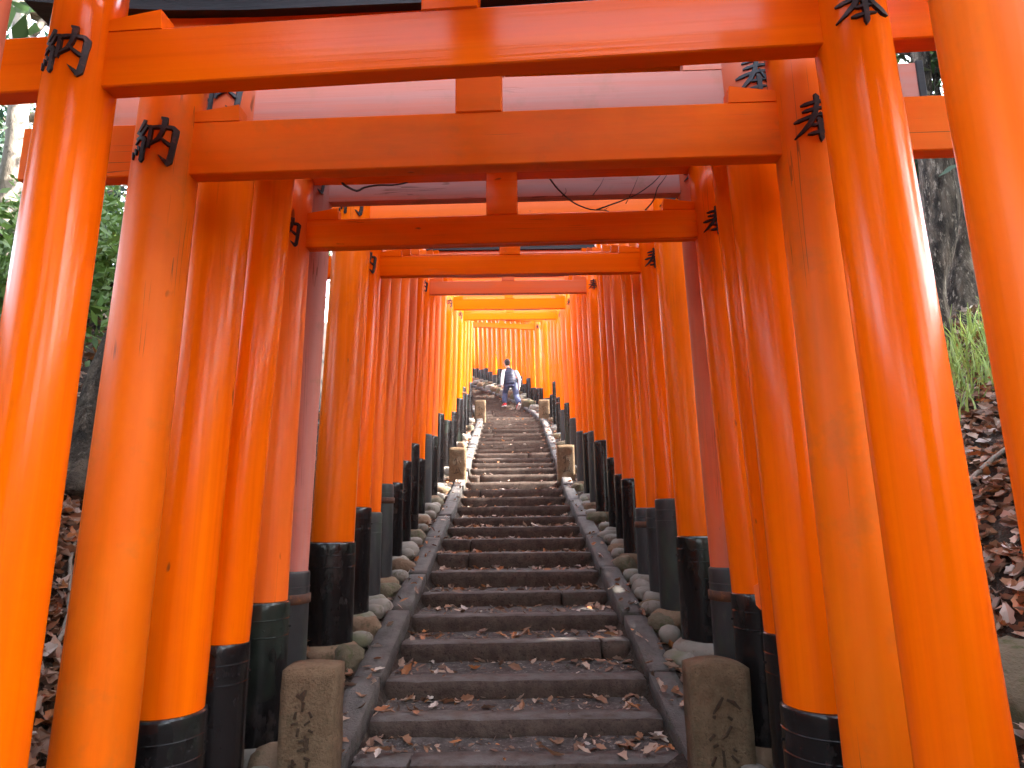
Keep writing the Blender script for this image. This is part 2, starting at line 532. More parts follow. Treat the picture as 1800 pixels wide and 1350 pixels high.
# ------------------------------------------------------------------ stairs: hewn front stones with gravel treads
stairs = tag(empty("stairs", (0, 3.2, pz(3.2))), "worn stone steps climbing between the vermilion gates", kind="structure")
SP = Vector((0, 3.2, pz(3.2)))
STEP_W = 1.52
for k, (Y, z) in enumerate(NOSE):
    if Y > 34: break
    hd = heading(Y)
    zp = NOSE[k - 1][1] if k else z - .12
    H = (z - zp) + .07
    D = .17 + .03 * rnd.random()
    R = Matrix.Rotation(-hd, 3, 'Z')
    near = Y < 13
    cuts = [-STEP_W / 2, STEP_W / 2]
    if rnd.random() < .5:
        c1 = rnd.choice([.45, -.5, .3, -.3, .55, -.42]) + rnd.uniform(-.08, .08)
        cuts.insert(1, c1)
    cuts = sorted(set(max(-STEP_W / 2, min(STEP_W / 2, c)) for c in cuts))
    for a, b in zip(cuts[:-1], cuts[1:]):
        if b - a < .12: continue
        vs, fs = rough_block(b - a - .004, D, H, k * 1.37 + a, .007 if near else .005, rnd_corner=.016,
                             nx=None if near else max(3, int((b - a) / .22)))
        c = Vector((cx(Y), Y, 0)) + R @ Vector(((a + b) / 2, D / 2 + rnd.uniform(-.012, .012), 0))
        c.z = z - H / 2 + rnd.uniform(-.006, .006)
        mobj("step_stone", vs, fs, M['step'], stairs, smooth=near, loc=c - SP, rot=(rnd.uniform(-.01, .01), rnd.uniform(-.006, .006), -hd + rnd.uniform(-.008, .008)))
    # gravel tread up to the next riser
    if k + 1 < len(NOSE):
        Yn = NOSE[k + 1][0]
        nx, ny = (26, 8) if near else (10, 3)
        vs, fs = [], []
        for j in range(ny + 1):
            for i in range(nx + 1):
                x = (i / nx - .5) * STEP_W * 1.02
                t = j / ny
                p = Vector((cx(Y + (Yn - Y) * t), Y + (Yn - Y) * t, 0))
                p += R @ Vector((x, .11 * (1 - t) + .03 * t, 0))
                p.z = z - .020 + t * .010 + .010 * mnoise.noise(Vector((x * 5, p.y * 5, k))) + .004 * mnoise.noise(Vector((x * 30, p.y * 30, k)))
                vs.append(p - SP)
        for j in range(ny):
            for i in range(nx):
                q = j * (nx + 1) + i
                fs.append((q, q + 1, q + nx + 2, q + nx + 1))
        mobj("tread", vs, fs, M['soil'], stairs, smooth=True)
# lower landing in front of the first step
vs, fs = [], []
nx, ny = 30, 26
for j in range(ny + 1):
    for i in range(nx + 1):
        x, y = (i / nx - .5) * 2.3, -1.0 + j / ny * 4.3
        z = min(pz(y), NOSE[0][1] - .075) + .02 + .010 * mnoise.noise(Vector((x * 5, y * 5, 3)))
        vs.append(Vector((x, y, z)) - SP)
for j in range(ny):
    for i in range(nx):
        q = j * (nx + 1) + i
        fs.append((q, q + 1, q + nx + 2, q + nx + 1))
mobj("landing", vs, fs, M['soil'], stairs, smooth=True)
# cracked flat slab at the very bottom of the picture
for (a, b, y0, y1) in ((-.62, -.12, 2.72, 3.02), (-.10, .22, 2.66, 2.98), (.24, .70, 2.75, 3.05)):
    vs, fs = rough_block(b - a, y1 - y0, .09, a * 7, .012, rnd_corner=.02)
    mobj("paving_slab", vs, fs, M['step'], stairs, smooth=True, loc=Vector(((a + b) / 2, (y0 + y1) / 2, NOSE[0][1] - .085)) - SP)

# ------------------------------------------------------------------ kerbs: long sloping stones on both sides
for side in (-1, 1):
    nm = "left" if side < 0 else "right"
    kb = tag(empty("kerb", (side * .85, 3.2, pz(3.2))), "grey granite kerb stones sloping up the %s edge of the steps" % nm, kind="structure")
    KP = Vector((side * .85, 3.2, pz(3.2)))
    Y = 3.18
    while Y < 31:
        L = rnd.uniform(.75, 1.15) if Y < 17 else .6
        Ye = Y + L
        def kz(t): return pz(t) + .045
        p0 = Vector((cx(Y) + side * .85 * math.cos(heading(Y)), Y - side * .85 * math.sin(heading(Y)), kz(Y)))
        p1 = Vector((cx(Ye) + side * .85 * math.cos(heading(Ye)), Ye - side * .85 * math.sin(heading(Ye)), kz(Ye)))
        d = p1 - p0
        vs, fs = rough_block(.165 + rnd.uniform(-.008, .008), d.length - .010, .30, Y * 1.3 + side, .006, nx=3 if Y < 15 else 2, rnd_corner=.014)
        if Y > 17: pass
        q = d.to_track_quat('Y', 'Z').to_euler()
        c = (p0 + p1) / 2 - Vector((0, 0, .15))
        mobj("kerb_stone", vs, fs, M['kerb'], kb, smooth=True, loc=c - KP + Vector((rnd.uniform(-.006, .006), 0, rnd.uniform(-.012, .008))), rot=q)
        Y = Ye

# ------------------------------------------------------------------ torii gates
UP = {  # brush strokes of the two dedicatory characters: (x, y, width) in a unit square, y up
    'hou': [
        [(.20, .80, .03), (.30, .815, .085), (.55, .85, .075), (.76, .87, .06), (.80, .85, .02)],
        [(.22, .665, .03), (.32, .68, .085), (.55, .71, .075), (.74, .73, .06), (.79, .715, .02)],
        [(.04, .50, .03), (.14, .51, .09), (.5, .56, .08), (.84, .605, .075), (.95, .595, .02)],
        [(.50, 1.0, .06), (.535, .93, .12), (.52, .78, .10), (.47, .60, .11), (.36, .42, .12), (.20, .28, .08), (.02, .17, .01)],
        [(.56, .62, .03), (.63, .50, .07), (.74, .38, .11), (.88, .28, .13), (1.0, .235, .03)],
        [(.36, .36, .03), (.43, .362, .075), (.58, .38, .07), (.68, .385, .02)],
        [(.28, .19, .03), (.37, .195, .085), (.55, .22, .075), (.74, .24, .02)],
        [(.50, .50, .06), (.54, .45, .12), (.545, .25, .11), (.54, .08, .10), (.525, .0, .01)],
    ],
    'nou': [
        [(.27, .98, .07), (.245, .90, .09), (.17, .79, .07), (.11, .72, .09), (.18, .69, .08), (.26, .66, .05)],
        [(.36, .86, .07), (.28, .74, .08), (.19, .60, .08), (.08, .47, .02)],
        [(.10, .585, .05), (.22, .60, .11), (.32, .55, .10), (.36, .50, .03)],
        [(.31, .62, .05), (.30, .45, .11), (.29, .20, .10), (.285, .12, .12), (.29, .06, .01)],
        [(.02, .33, .03), (.035, .25, .055), (.04, .17, .02)], [(.10, .38, .03), (.125, .31, .065), (.14, .24, .02)], [(.17, .43, .03), (.20, .37, .075), (.225, .31, .02)],
        [(.42, .84, .05), (.435, .74, .09), (.43, .5, .09), (.41, .36, .05)],
        [(.36, .83, .04), (.48, .80, .085), (.70, .83, .08), (.86, .845, .11), (.93, .79, .15), (.91, .60, .125), (.885, .30, .12), (.86, .12, .13), (.80, .02, .05)],
        [(.83, .08, .10), (.74, .14, .06), (.64, .22, .005)],
        [(.62, 1.02, .04), (.70, 1.0, .14), (.69, .88, .11), (.66, .70, .09), (.60, .56, .08), (.46, .44, .03)],
        [(.64, .60, .04), (.72, .53, .07), (.82, .47, .09), (.87, .44, .03)],
    ],
}


def resample(st, step=.05):
    out = []
    for a, b in zip(st[:-1], st[1:]):
        L = math.hypot(b[0] - a[0], b[1] - a[1])
        k = max(1, int(L / step))
        for i in range(k):
            t = i / k
            out.append(tuple(a[c] + (b[c] - a[c]) * t for c in range(3)))
    out.append(st[-1])
    return out


def glyph(mb, strokes, mapf, sx, sy, wk, thick=.006, step=.05):
    """strokes as bevelled ribbons laid on a surface; mapf(u, v, h) -> point"""
    for si, st in enumerate(strokes):
        pts = resample(st, step)
        vs, fs = [], []
        off = si * .0004
        for i, (x, y, w) in enumerate(pts):
            a, b = pts[max(i - 1, 0)], pts[min(i + 1, len(pts) - 1)]
            dx, dy = (b[0] - a[0]) * sx, (b[1] - a[1]) * sy
            l = math.hypot(dx, dy) or 1
            nx_, ny_ = -dy / l, dx / l
            X, Y = (x - .5) * sx, (y - .5) * sy
            for k, h in ((-.5, 0), (-.36, thick), (.36, thick), (.5, 0)):
                vs.append(mapf(X + nx_ * w * wk * k, Y + ny_ * w * wk * k, (h + off) if h else -.002))
        for i in range(len(pts) - 1):
            for k in range(3):
                q = i * 4 + k
                fs.append((q, q + 4, q + 5, q + 1))
        mb.add(vs, fs)


ORD = ["nearest", "second", "third", "fourth", "fifth", "sixth", "seventh", "eighth", "ninth", "tenth", "eleventh", "twelfth", "thirteenth", "fourteenth", "fifteenth", "sixteenth",
       "seventeenth", "eighteenth", "nineteenth", "twentieth", "twenty-first", "twenty-second", "twenty-third", "twenty-fourth", "twenty-fifth", "twenty-sixth", "twenty-seventh", "twenty-eighth",
       "twenty-ninth", "thirtieth", "thirty-first", "thirty-second", "thirty-third", "thirty-fourth", "thirty-fifth", "thirty-sixth", "thirty-seventh", "thirty-eighth", "thirty-ninth", "fortieth", "forty-first", "forty-second", "forty-third", "forty-fourth", "forty-fifth"]

FEET = []      # (side, point, gate index, sleeve radius)


def torii(idx, C, rz, W, dia, zb, nuki_z, nuki_h, sleeve_top, look, label, near, ext=.52, leans=(.022, .022)):
    """C: middle of the gate on the ground; W: clear width at eye level; sleeve_top: world z for left and right"""
    t = empty("torii_gate", (C[0], C[1], zb), rz)
    tag(t, label, "torii gate", "vermilion torii gates lining the stair")
    fade, dull, tint = look[:3]
    r0 = dia / 2
    eye_h = max(0.3, EYE + .0 - zb) if idx < 24 else 1.2
    Ht = nuki_z + nuki_h + .26
    nseg = 44 if near else 24

    def prop(o, f=None, dl=None):
        o["fade"] = float(fade if f is None else f); o["dull"] = float(dull if dl is None else dl); o["tint"] = float(tint)
        return o
    for side in (-1, 1):
        lean = leans[0 if side < 0 else 1]
        def axis_x(z): return side * (W / 2 + r0 - lean * (z - eye_h))
        # pillar: slightly tapered, hand-dressed log
        kz = 14 if near else 6
        vs, fs = [], []
        sd_ = idx * 3.3 + side
        for i in range(kz + 1):
            z = -.25 + (Ht + .25) * i / kz
            for j in range(nseg):
                a = 2 * math.pi * j / nseg
                r = r0 * (1.04 - .09 * max(0, z) / Ht) * (1 + .008 * mnoise.noise(Vector((math.cos(a) * 1.5, math.sin(a) * 1.5, z * .8 + sd_ * 5))))
                vs.append((axis_x(z) - axis_x(0) + r * math.cos(a), r * math.sin(a), z))
        for i in range(kz):
            for j in range(nseg):
                fs.append((i * nseg + j, i * nseg + (j + 1) % nseg, (i + 1) * nseg + (j + 1) % nseg, (i + 1) * nseg + j))
        fs.append(tuple(kz * nseg + j for j in range(nseg)))
        P = prop(mobj("pillar", vs, fs, M['paint_post'], t, smooth=True, loc=(axis_x(0), 0, 0)), f=look[3 if side < 0 else 4] if len(look) > 4 else None)
        P["fade_top"] = .95 if idx == 3 else 0.0
        # base sleeve
        hs = max(.28, min(1.15, sleeve_top[0 if side < 0 else 1] - zb))
        rs = r0 * 1.045 + .016
        mb = MB()
        sh = axis_x(hs / 2) - axis_x(0)
        lip = .010
        prof = [(rs, -.05), (rs, hs - .20), (rs, hs - .1585), (rs + .003, hs - .1565), (rs + .003, hs - .1545), (rs, hs - .1525), (rs, hs - .12), (rs, hs - .0835), (rs + .003, hs - .0815),
                (rs + .003, hs - .0795), (rs, hs - .0775), (rs, hs - .05), (rs, hs - .016), (rs - .002, hs - .008), (rs - .008, hs - .002), (r0 * 1.0 - .012, hs + .006)]
        mb.lathe(prof, nseg, (sh, 0, 0))
        if near:                                   # rivets
            for q in range(9):
                a = 2 * math.pi * (q + .37) / 9
                mb.box((sh + (rs + .003) * math.cos(a), (rs + .003) * math.sin(a), hs - .122), (.009, .009, .009), Matrix.Rotation(a, 3, 'Z'), .002)
        old = idx in (6, 9, 10, 15) or (idx > 7 and rnd.random() < .12)
        sl = mb.build("base_sleeve", M['sleeve_old'] if old else M['sleeve'], P, smooth=True)
        sl.data.set_sharp_from_angle(angle=math.radians(22))
        if idx in (6, 10, 21):                     # rusted strap
            m2 = MB(); m2.lathe([(rs + .002, 0), (rs + .009, .004), (rs + .009, .045), (rs + .002, .05)], nseg, (sh, 0, hs - .165))
            m2.build("rust_band", M['rust'], P, smooth=True)
        # round collar stone the sleeve stands on
        cv, cf = cobble(rs * 1.32, rs * 1.25, .085, idx * 2.7 + side, 18, 8, 3.0, .05)
        mobj("footing_stone", cv, cf, M['cobble'] if (idx + side) % 3 else M['cobble_tan'], t, smooth=True, loc=(axis_x(0) - side * .03, -.01, .0), rot=(0, 0, rnd.uniform(0, 6)))
        FEET.append((side, t.matrix_basis @ Vector((axis_x(0), 0, 0)), idx, rs))
        # carved character facing down the stair
        zc = nuki_z + nuki_h * .5 - (.0 if idx not in (1, 2, 5) else .02)
        rr = r0 * (1.04 - .09 * zc / Ht)
        ax = axis_x(zc) - axis_x(0)
        gh, gw = .185 * dia / .25, .165 * dia / .25
        if near: gh, gw = gh * 1.05, gw * 1.05
        mbk = MB()

        def cyl(u, v, h, ax=ax, rr=rr, zc=zc):
            a = u / rr + (.12 if side < 0 else -.10)
            R = rr + h + .0015
            return (ax + R * math.sin(a) - lean * side * v, -R * math.cos(a), zc + v)
        glyph(mbk, UP['nou' if side < 0 else 'hou'], cyl, gw, gh, gh * 1.02, .004, .05 if near else .14)
        mbk.build("inscription", M['ink_grey'] if fade > .4 else M['ink'], P, smooth=False)
        # wedge driven in beside the pillar, on the tie beam
        mw = MB()
        xi = axis_x(nuki_z + nuki_h) - side * (r0 * .92)
        x1 = xi - side * .165
        zt = nuki_z + nuki_h
        yb = .033
        pr = [(xi, zt - .001), (x1, zt - .001), (x1 + side * .006, zt + .062), (xi, zt + .038)]
        v8 = [(x, -yb, z) for x, z in pr] + [(x, yb, z) for x, z in pr]
        f8 = [(0, 1, 2, 3), (7, 6, 5, 4), (0, 4, 5, 1), (1, 5, 6, 2), (2, 6, 7, 3), (3, 7, 4, 0)]
        if side > 0: f8 = [tuple(reversed(f)) for f in f8]
        mw.add(v8, f8)
        prop(mw.build("wedge", M['paint_beam'], t))
    # tie beam through both pillars
    xs = W / 2 + 2 * r0 + ext
    mb = MB(); mb.box((0, 0, nuki_z + nuki_h / 2), (2 * xs, .062, nuki_h), bev=.004)
    prop(mb.build("tie_beam", M['paint_beam'], t))
    if idx == 3:
        for sg in (-1, 1):
            mb = MB(); mb.box((sg * (xs + .012), 0, nuki_z + nuki_h / 2), (.03, .075, nuki_h + .014), bev=.003)
            mb.build("end_cap", M['board'], t)
    # strut in the middle, standing on the tie beam
    zt = nuki_z + nuki_h
    mb = MB(); mb.box((0, 0, zt + .124), (.165, .070, .252), bev=.004)
    prop(mb.build("center_strut", M['paint_beam'], t))
    # lower lintel and dark roof beam with upswept ends
    zl = zt + .25
    mb = MB()
    Lh = W / 2 + 2 * r0 + ext - .08
    segs = 12
    def sweep(z0, z1, dy, Lx, curve, name, mat, yoff=0):
        vs, fs = [], []
        for i in range(segs + 1):
            x = -Lx + 2 * Lx * i / segs
            c = curve * max(0, abs(x) / Lx - .45) ** 2 * 3
            for (yy_, zz_) in ((-dy, z0), (dy, z0), (dy, z1), (-dy, z1)):
                vs.append((x, yy_ + yoff, zz_ + c))
        for i in range(segs):
            for k in range(4):
                fs.append((i * 4 + k, (i + 1) * 4 + k, (i + 1) * 4 + (k + 1) % 4, i * 4 + (k + 1) % 4))
        fs.append((0, 1, 2, 3)); q = segs * 4
        fs.append((q + 3, q + 2, q + 1, q))
        return mobj(name, vs, [tuple(reversed(f)) for f in fs], mat, t)
    zl -= .01
    prop(sweep(zl, zl + .16, .055, Lh, .05, "lintel", M['paint_beam']))
    sweep(zl + .162, zl + .25, .09, Lh + .10, .09, "top_beam", M['board'])
    sweep(zl + .252, zl + .29, .13, Lh + .17, .10, "roof_board", M['board'])
    return t


# each gate: fitted (x, y, radius, lean left, lean right, skew) or the two inner edges at eye level in photo px from the centre,
# clear width, diameter, tie-beam bottom (px), beam height, sleeve tops (px), look (fade, dull, tint, fade of left and right pillar), label
G = [
    (-.182, 1.224, .115, .0208, .0184, .10), 
    (-.1646, 1.6734, .0987, .0205, .0246, .0706),
    (-.105, 2.114, .1134, .0249, .0164, .0403),
    (-.098, 2.562, .130, .0274, .0248, .035),
    (-.0475, 2.8445, .100, .0424, .0359, .035),
    (-.0407, 3.234, .100, .0151, .0348, .037),
    (-352, 340, .03, .180),
    (.0076, 4.355, .135, .026, .0242, .02),
    (-250, 255, .013, .215), (-231, 238, .01, .175), (-212, 219, .01, .180), (-195, 197, .01, .20), (-181, 185, .01, .185), (-168, 173, .01, .185), (-156, 151, .0, .205),
    (-145, 141, .0, .185), (-134, 131, .0, .19), (-123, 119, .0, .185), (-109, 108, .0, .215), (-100, 99, .0, .19), (-89, 91, .0, .225), (-83, 84, .0, .19), (-77, 78, .0, .19), (-71, 72, -.02, .19),
]
GD = [
    (None, .20, (None, None), (.1, .4, .1, .85, .0), "nearest torii gate, with a bleached pink left pillar and a weathered red right pillar"),
    (127, .185, (None, None), (.0, .0, .2), "second torii gate, glossy bright orange, its tie beam highest in the photo"),
    (297, .205, (None, None), (.0, .65, .5, .0, .0), "third torii gate, dull scratched orange with a stained ochre tie beam"),
    (216, .20, (1240, 1243), (.95, .05, .25, .0, .0), "fourth torii gate, its pale pink tie beam showing above the ochre one"),
    (288, .16, (1120, 1115), (.0, .0, .25), "fifth torii gate, slim glossy red-orange pillars on tall black sleeves"),
    (430, .157, (1050, 1045), (.0, .2, .35, .15, .0), "sixth torii gate, right pillar split and splintered just above its sleeve"),
    (352, .20, (998, 1000), (1.0, .45, .0, 1.0, .75), "seventh torii gate, greyed lilac pillars and a mossy grey-pink tie beam"),
    (386, .20, (948, 945), (.15, .2, .35, .0, .0), "eighth torii gate, thick pillars on broad patinated black sleeves"),
    (484, .16, (888, 880), (.0, .0, .2), "ninth torii gate, plain clean orange tie beam framing the stair"),
    (479, .16, (897, 895), (.08, .1, .35), None), (477, .17, (848, 895), (.1, .1, .4, .12, .0), None), (475, .16, (846, 844), (.1, .1, .3), None), (473, .16, (808, 836), (.2, .15, .2), None),
    (471, .16, (778, 807), (.0, .0, .3), None),
    (517, .17, (805, 777), (.4, .1, .4, .0, .0), "fifteenth torii gate up the stair, dusty salmon tie beam, character on its left pillar"),
    (513, .16, (762, 760), (.0, .1, .5), None), (512, .16, (765, 763), (.1, .1, .4, .2, .0), None), (511, .16, (708, 760), (.1, .0, .5), None),
    (544, .20, (738, 737), (.0, .0, .7), "nineteenth torii gate up the stair, tie beam half washed out by sunlight"),
    (541, .17, (723, 710), (.2, .1, .6), None),
    (562, .16, (700, 722), (.0, .0, .8), "twenty-first torii gate up the stair, narrow sunlit yellow-orange tie beam"),
    (558, .16, (668, 700), (.0, .1, .7), None), (557, .16, (692, 666), (.1, .1, .6), None), (556, .16, (672, 695), (.0, .0, .7), None),
]
W = 2.10
for i, (g, (ny_, nh, tops, look, lab)) in enumerate(zip(G, GD)):
    if len(g) == 6:
        X0, Y0, r, lL, lR, s = g
        dia, C = 2 * r, (X0, Y0)
        ph = math.atan(s)
    else:
        uL, uR, s, dia = g
        lL = lR = .022
        r = dia / 2
        ph = math.atan(s)
        aL, aR = math.atan((uL - 2.8) / FH), math.atan((uR - 2.8) / FH)
        Lx, Ly = math.cos(ph) * (W + dia), -math.sin(ph) * (W + dia)
        dl = dr = 6.0
        for _ in range(8):
            tL, tR = math.tan(aL - math.asin(min(.5, r / dl))), math.tan(aR + math.asin(min(.5, r / dr)))
            yR = (Lx - tL * Ly) / (tR - tL)
            CR = Vector((tR * yR, yR)); CL = CR - Vector((Lx, Ly))
            dl, dr = CL.length, CR.length
        C = ((CL.x + CR.x) / 2, (CL.y + CR.y) / 2)
    hw = (W + dia) / 2
    YL, YR = C[1] + math.sin(ph) * hw, C[1] - math.sin(ph) * hw
    zb = pz(C[1]) + .02
    nz = (zpx(ny_, C[1]) - zb) if ny_ else 2.62
    st = [zpx(tp, YY) if tp else zb + .42 for tp, YY in zip(tops, (YL, YR))]
    lab = lab or "%s torii gate up the stair, standing close between its neighbours" % ORD[i]
    torii(i, C, -ph, W, dia, zb, nz, nh, st, look, lab, i < 9, ext=.38 if i == 2 else .52, leans=(lL, lR))
# gates round the bend: their right pillars show behind the walker
i = len(G)
Yb = 18.55
looks = [(.0, .0, .6), (.08, .0, .5), (.0, .0, .8), (.15, .05, .6), (.0, .0, .7)]  # strong tint puts the far golden glow into the paint colour
bend = [(18.55, .30), (19.45, .21)] + [(20.15 + .6 * q, (.2, .21, .19, .22)[q % 4] if q != 7 else .27) for q in range(17)]
hts = [.45, .62, .5, .75, .4, .62, .5, .45, .55, .7, .42, .5, .6, .5, .5]
for k, (Y, dia) in enumerate(bend):
    hd = heading(Y)
    zb = pz(Y) + (.02, .06, .12)[min(k, 2)] + (.10 if k > 3 else 0)
    st = [zb + rnd.uniform(.35, .75), zb + hts[k % 15]]
    torii(i + k, (cx(Y), Y), -hd, 2.12, dia, zb, max(2.4, zpx((563, 577)[k] if k < 2 else 562, Y) - zb) if k < 5 else 2.75, .16, st, looks[k % 5],
          "%s torii gate up the stair, turned with the bend beyond the walker" % ORD[i + k], False, ext=.4)

# splintered wood on the sixth gate's right pillar is modelled as small slivers
g6 = [o for o in bpy.data.objects if o.name.startswith("torii_gate")][5]
pl = [c for c in g6.children if c.name.startswith("pillar")][1]
sl = [c for c in pl.children if c.name.startswith("base_sleeve")][0]
ztop = max(v.co.z for v in sl.data.vertices)
mb = MB()
for a0, h0, wd in ((-1.75, .11, .045), (-1.45, .16, .04), (-1.15, .13, .05), (-1.95, .07, .03)):
    rr = .205 / 2 * 1.06 + .012
    c = Vector((rr * math.cos(a0), rr * math.sin(a0), ztop))
    tdir = Vector((-math.sin(a0), math.cos(a0), 0)); od = Vector((math.cos(a0), math.sin(a0), 0))
    p = [c - tdir * wd / 2 + Vector((0, 0, .03)), c + tdir * wd / 2 + Vector((0, 0, .05)), c + tdir * wd * .3 - Vector((0, 0, h0)) + od * .012, c - tdir * wd * .35 - Vector((0, 0, h0 * .7)) + od * .01]
    q = [v + od * .013 for v in p]
    mb.add(p + q, [(3, 2, 1, 0), (4, 5, 6, 7), (0, 1, 5, 4), (1, 2, 6, 5), (2, 3, 7, 6), (3, 0, 4, 7)])
sp = mb.build("splinter", M['paint_post'], pl)
sp["fade"] = 0.0; sp["dull"] = .4; sp["tint"] = .3

# ------------------------------------------------------------------ inscribed stone markers beside the steps
MK = {
    'a': [[(.30, .80, .10), (.40, .77, .17), (.48, .84, .05)], [(.44, .74, .08), (.42, .66, .05)], [(.30, .66, .05), (.27, .60, .07)], [(.56, .66, .05), (.62, .61, .07)], [(.22, .555, .05), (.36, .57, .05)], [(.48, .55, .05), (.60, .585, .04)],
          [(.36, .53, .06), (.34, .46, .06)], [(.56, .51, .06), (.66, .49, .04)], [(.38, .415, .05), (.56, .44, .06), (.55, .37, .05)], [(.36, .345, .05), (.60, .36, .05)], [(.50, .47, .05), (.52, .34, .05)],
          [(.28, .28, .06), (.27, .17, .05)], [(.20, .22, .05), (.36, .245, .04)], [(.50, .29, .05), (.62, .27, .04)], [(.56, .26, .05), (.55, .15, .05)], [(.44, .14, .05), (.70, .16, .05)]],
    'b': [[(.50, .76, .05), (.40, .68, .08), (.30, .62, .03)], [(.56, .74, .05), (.70, .71, .08), (.80, .66, .04)], [(.28, .60, .04), (.34, .59, .08)], [(.56, .60, .05), (.64, .57, .06)],
          [(.20, .40, .05), (.31, .45, .06)], [(.42, .41, .05), (.52, .44, .06), (.62, .52, .05)], [(.26, .345, .05), (.36, .365, .05)], [(.44, .32, .05), (.45, .18, .06)], [(.30, .27, .05), (.22, .19, .05)],
          [(.58, .28, .05), (.70, .22, .06)], [(.62, .33, .05), (.68, .31, .04)], [(.30, .17, .05), (.34, .13, .05)], [(.60, .15, .05), (.74, .17, .05)]],
    'c': [[(.40, .66, .08), (.32, .58, .05)], [(.50, .70, .05), (.47, .50, .06), (.36, .46, .05)], [(.62, .60, .06), (.72, .50, .06)], [(.46, .34, .06), (.40, .22, .05)], [(.28, .20, .06), (.60, .24, .05)], [(.60, .36, .05), (.74, .20, .07)]],
}


def marker(x, Y, wd, dp, ht, gl, label, round_top=.03, tilt=0.0):
    z0 = pz(Y) - .02
    t = empty("stone_marker", (x, Y, z0), tilt)
    tag(t, label, "stone marker", "inscribed stone posts standing beside the steps")
    nx, nz = 8, 14
    vs, fs = rough_block(wd, dp, ht + .2, x * 3 + Y, .0035, nx=nx, rnd_corner=.010)
    vs = [Vector((v.x, v.y, v.z + ht / 2 - .1 + (round_top * (1 - (2 * v.x / wd) ** 2) if v.z > ht / 2 - .03 else 0))) for v in vs]
    mobj("post", vs, fs, M['marker'], t, smooth=True)
    mb = MB()
    glyph(mb, MK[gl], lambda u, v, h: (u, -dp / 2 - .0075 - h, ht * .52 + v), wd * .9, ht * .95, wd * .85, .0025, .08)
    mb.build("inscription", M['marker_cut'], t)
    return t


marker(-.885, 3.06, .235, .17, .505, 'a', "tan inscribed stone post with nearly flat top left of the bottom step", .008)
marker(.875, 3.06, .255, .17, .49, 'b', "tan inscribed stone post with domed top right of the bottom step", .022)
marker(-.90, 10.72, .275, .18, .55, 'c', "square tan stone post left of the steps, halfway up the stair", .008)
marker(.86, 10.72, .285, .18, .57, 'c', "square tan stone post right of the steps, halfway up the stair", .008)
marker(-.87, 17.55, .30, .2, .56, 'c', "sunlit ochre stone post left of the steps where they begin to bend", .006)
marker(.86, 17.55, .29, .2, .55, 'c', "ochre stone post right of the steps, nearest the walking person", .006)

# ------------------------------------------------------------------ loose boulders shoring up the pillar feet
n_rock = 0
for side, p, idx, rs in FEET:
    if idx < 3 or (idx > 22 and (side < 0 or idx < 25 or idx > 37)): continue
    sname = "left" if side < 0 else "right"
    kinds = ['cobble', 'cobble_tan', 'rock_moss']
    kk = (idx * 2 + (side > 0)) % 3
    sx, sy, sz = rnd.uniform(.08, .12), rnd.uniform(.09, .13), rnd.uniform(.075, .11)
    x = p.x - side * (rs + rnd.uniform(-.01, .03))
    y = p.y - rs * .3 - rnd.uniform(.04, .12)
    if idx > 22: x, sx, sy, sz = x - .06, sx * 1.7, sy * 1.7, sz * 1.7
    z = pz(y) + rnd.uniform(-.02, .03)
    vs, fs = cobble(sx, sy, sz, idx * 5.1 + side * 2, 16, 10, rnd.choice([2.4, 3.2, 4.0]), .16)
    ordn = ORD[idx]
    tag(mobj("boulder", vs, fs, M[kinds[kk]], smooth=True, loc=(x, y, z), rot=(rnd.uniform(-.1, .1), rnd.uniform(-.1, .1), rnd.uniform(0, 6))),
        "%s boulder at the foot of the %s pillar of the %s torii gate" % (("rounded grey", "tan", "mossy")[kk], sname, ordn), "boulder", "boulders shoring up the pillar feet")
    if idx < 17 and rnd.random() < .75:
        vs, fs = cobble(.07, .085, .055, idx * 7.7 + side, 14, 8, 2.6, .08)
        x2, y2 = p.x - side * (rs + .02 + rnd.uniform(0, .03)), p.y + rnd.uniform(.10, .2)
        tag(mobj("cobble", vs, fs, M['cobble'], smooth=True, loc=(x2, y2, pz(y2) + .05), rot=(0, 0, rnd.uniform(0, 6))),
            "small smooth cobble just behind the %s foot of the %s torii gate" % (sname, ordn), "cobble", "cobbles tucked between the pillar feet")
# mossy rock on the right bank, at the frame edge
vs, fs = cobble(.24, .26, .2, 3.3, 20, 12, 2.3, .2)
pr = px(1800, 1235, 2.35)
tag(mobj("boulder", vs, fs, M['rock_moss'], smooth=True, loc=(pr.x + .05, pr.y + .1, pr.z - .02)), "mossy brown boulder on the leafy right bank beside the second gate", "boulder")

# ------------------------------------------------------------------ fallen leaves
def leaf_mesh(seed, L=.08, W=.042):
    r = random.Random(seed)
    vs, fs = [], []
    k = 6
    curl, fold, wave = r.uniform(-.35, .9), r.uniform(.1, .7), r.uniform(-.4, .4)
    for i in range(k + 1):
        t = i / k
        x = (t - .5) * L
        wd = W / 2 * math.sin(math.pi * min(1, t * .93 + .05)) ** .8 * (1 + .18 * (-1) ** i)
        zc = curl * L * (t - .5) ** 2 + wave * L * .2 * math.sin(t * 5)
        for sd2 in (-1, 0, 1):
            vs.append((x, sd2 * wd + .006 * math.sin(t * 3 + seed), zc + abs(sd2) * wd * fold))
    for i in range(k):
        for c in range(2):
            q = i * 3 + c
            fs.append((q, q + 1, q + 4, q + 3))
    # stalk
    b = len(vs)
    vs += [(-L * .5, -.0012, 0), (-L * .5, .0012, 0), (-L * .72, 0, .004)]
    fs.append((b, b + 1, b + 2))
    return vs, fs


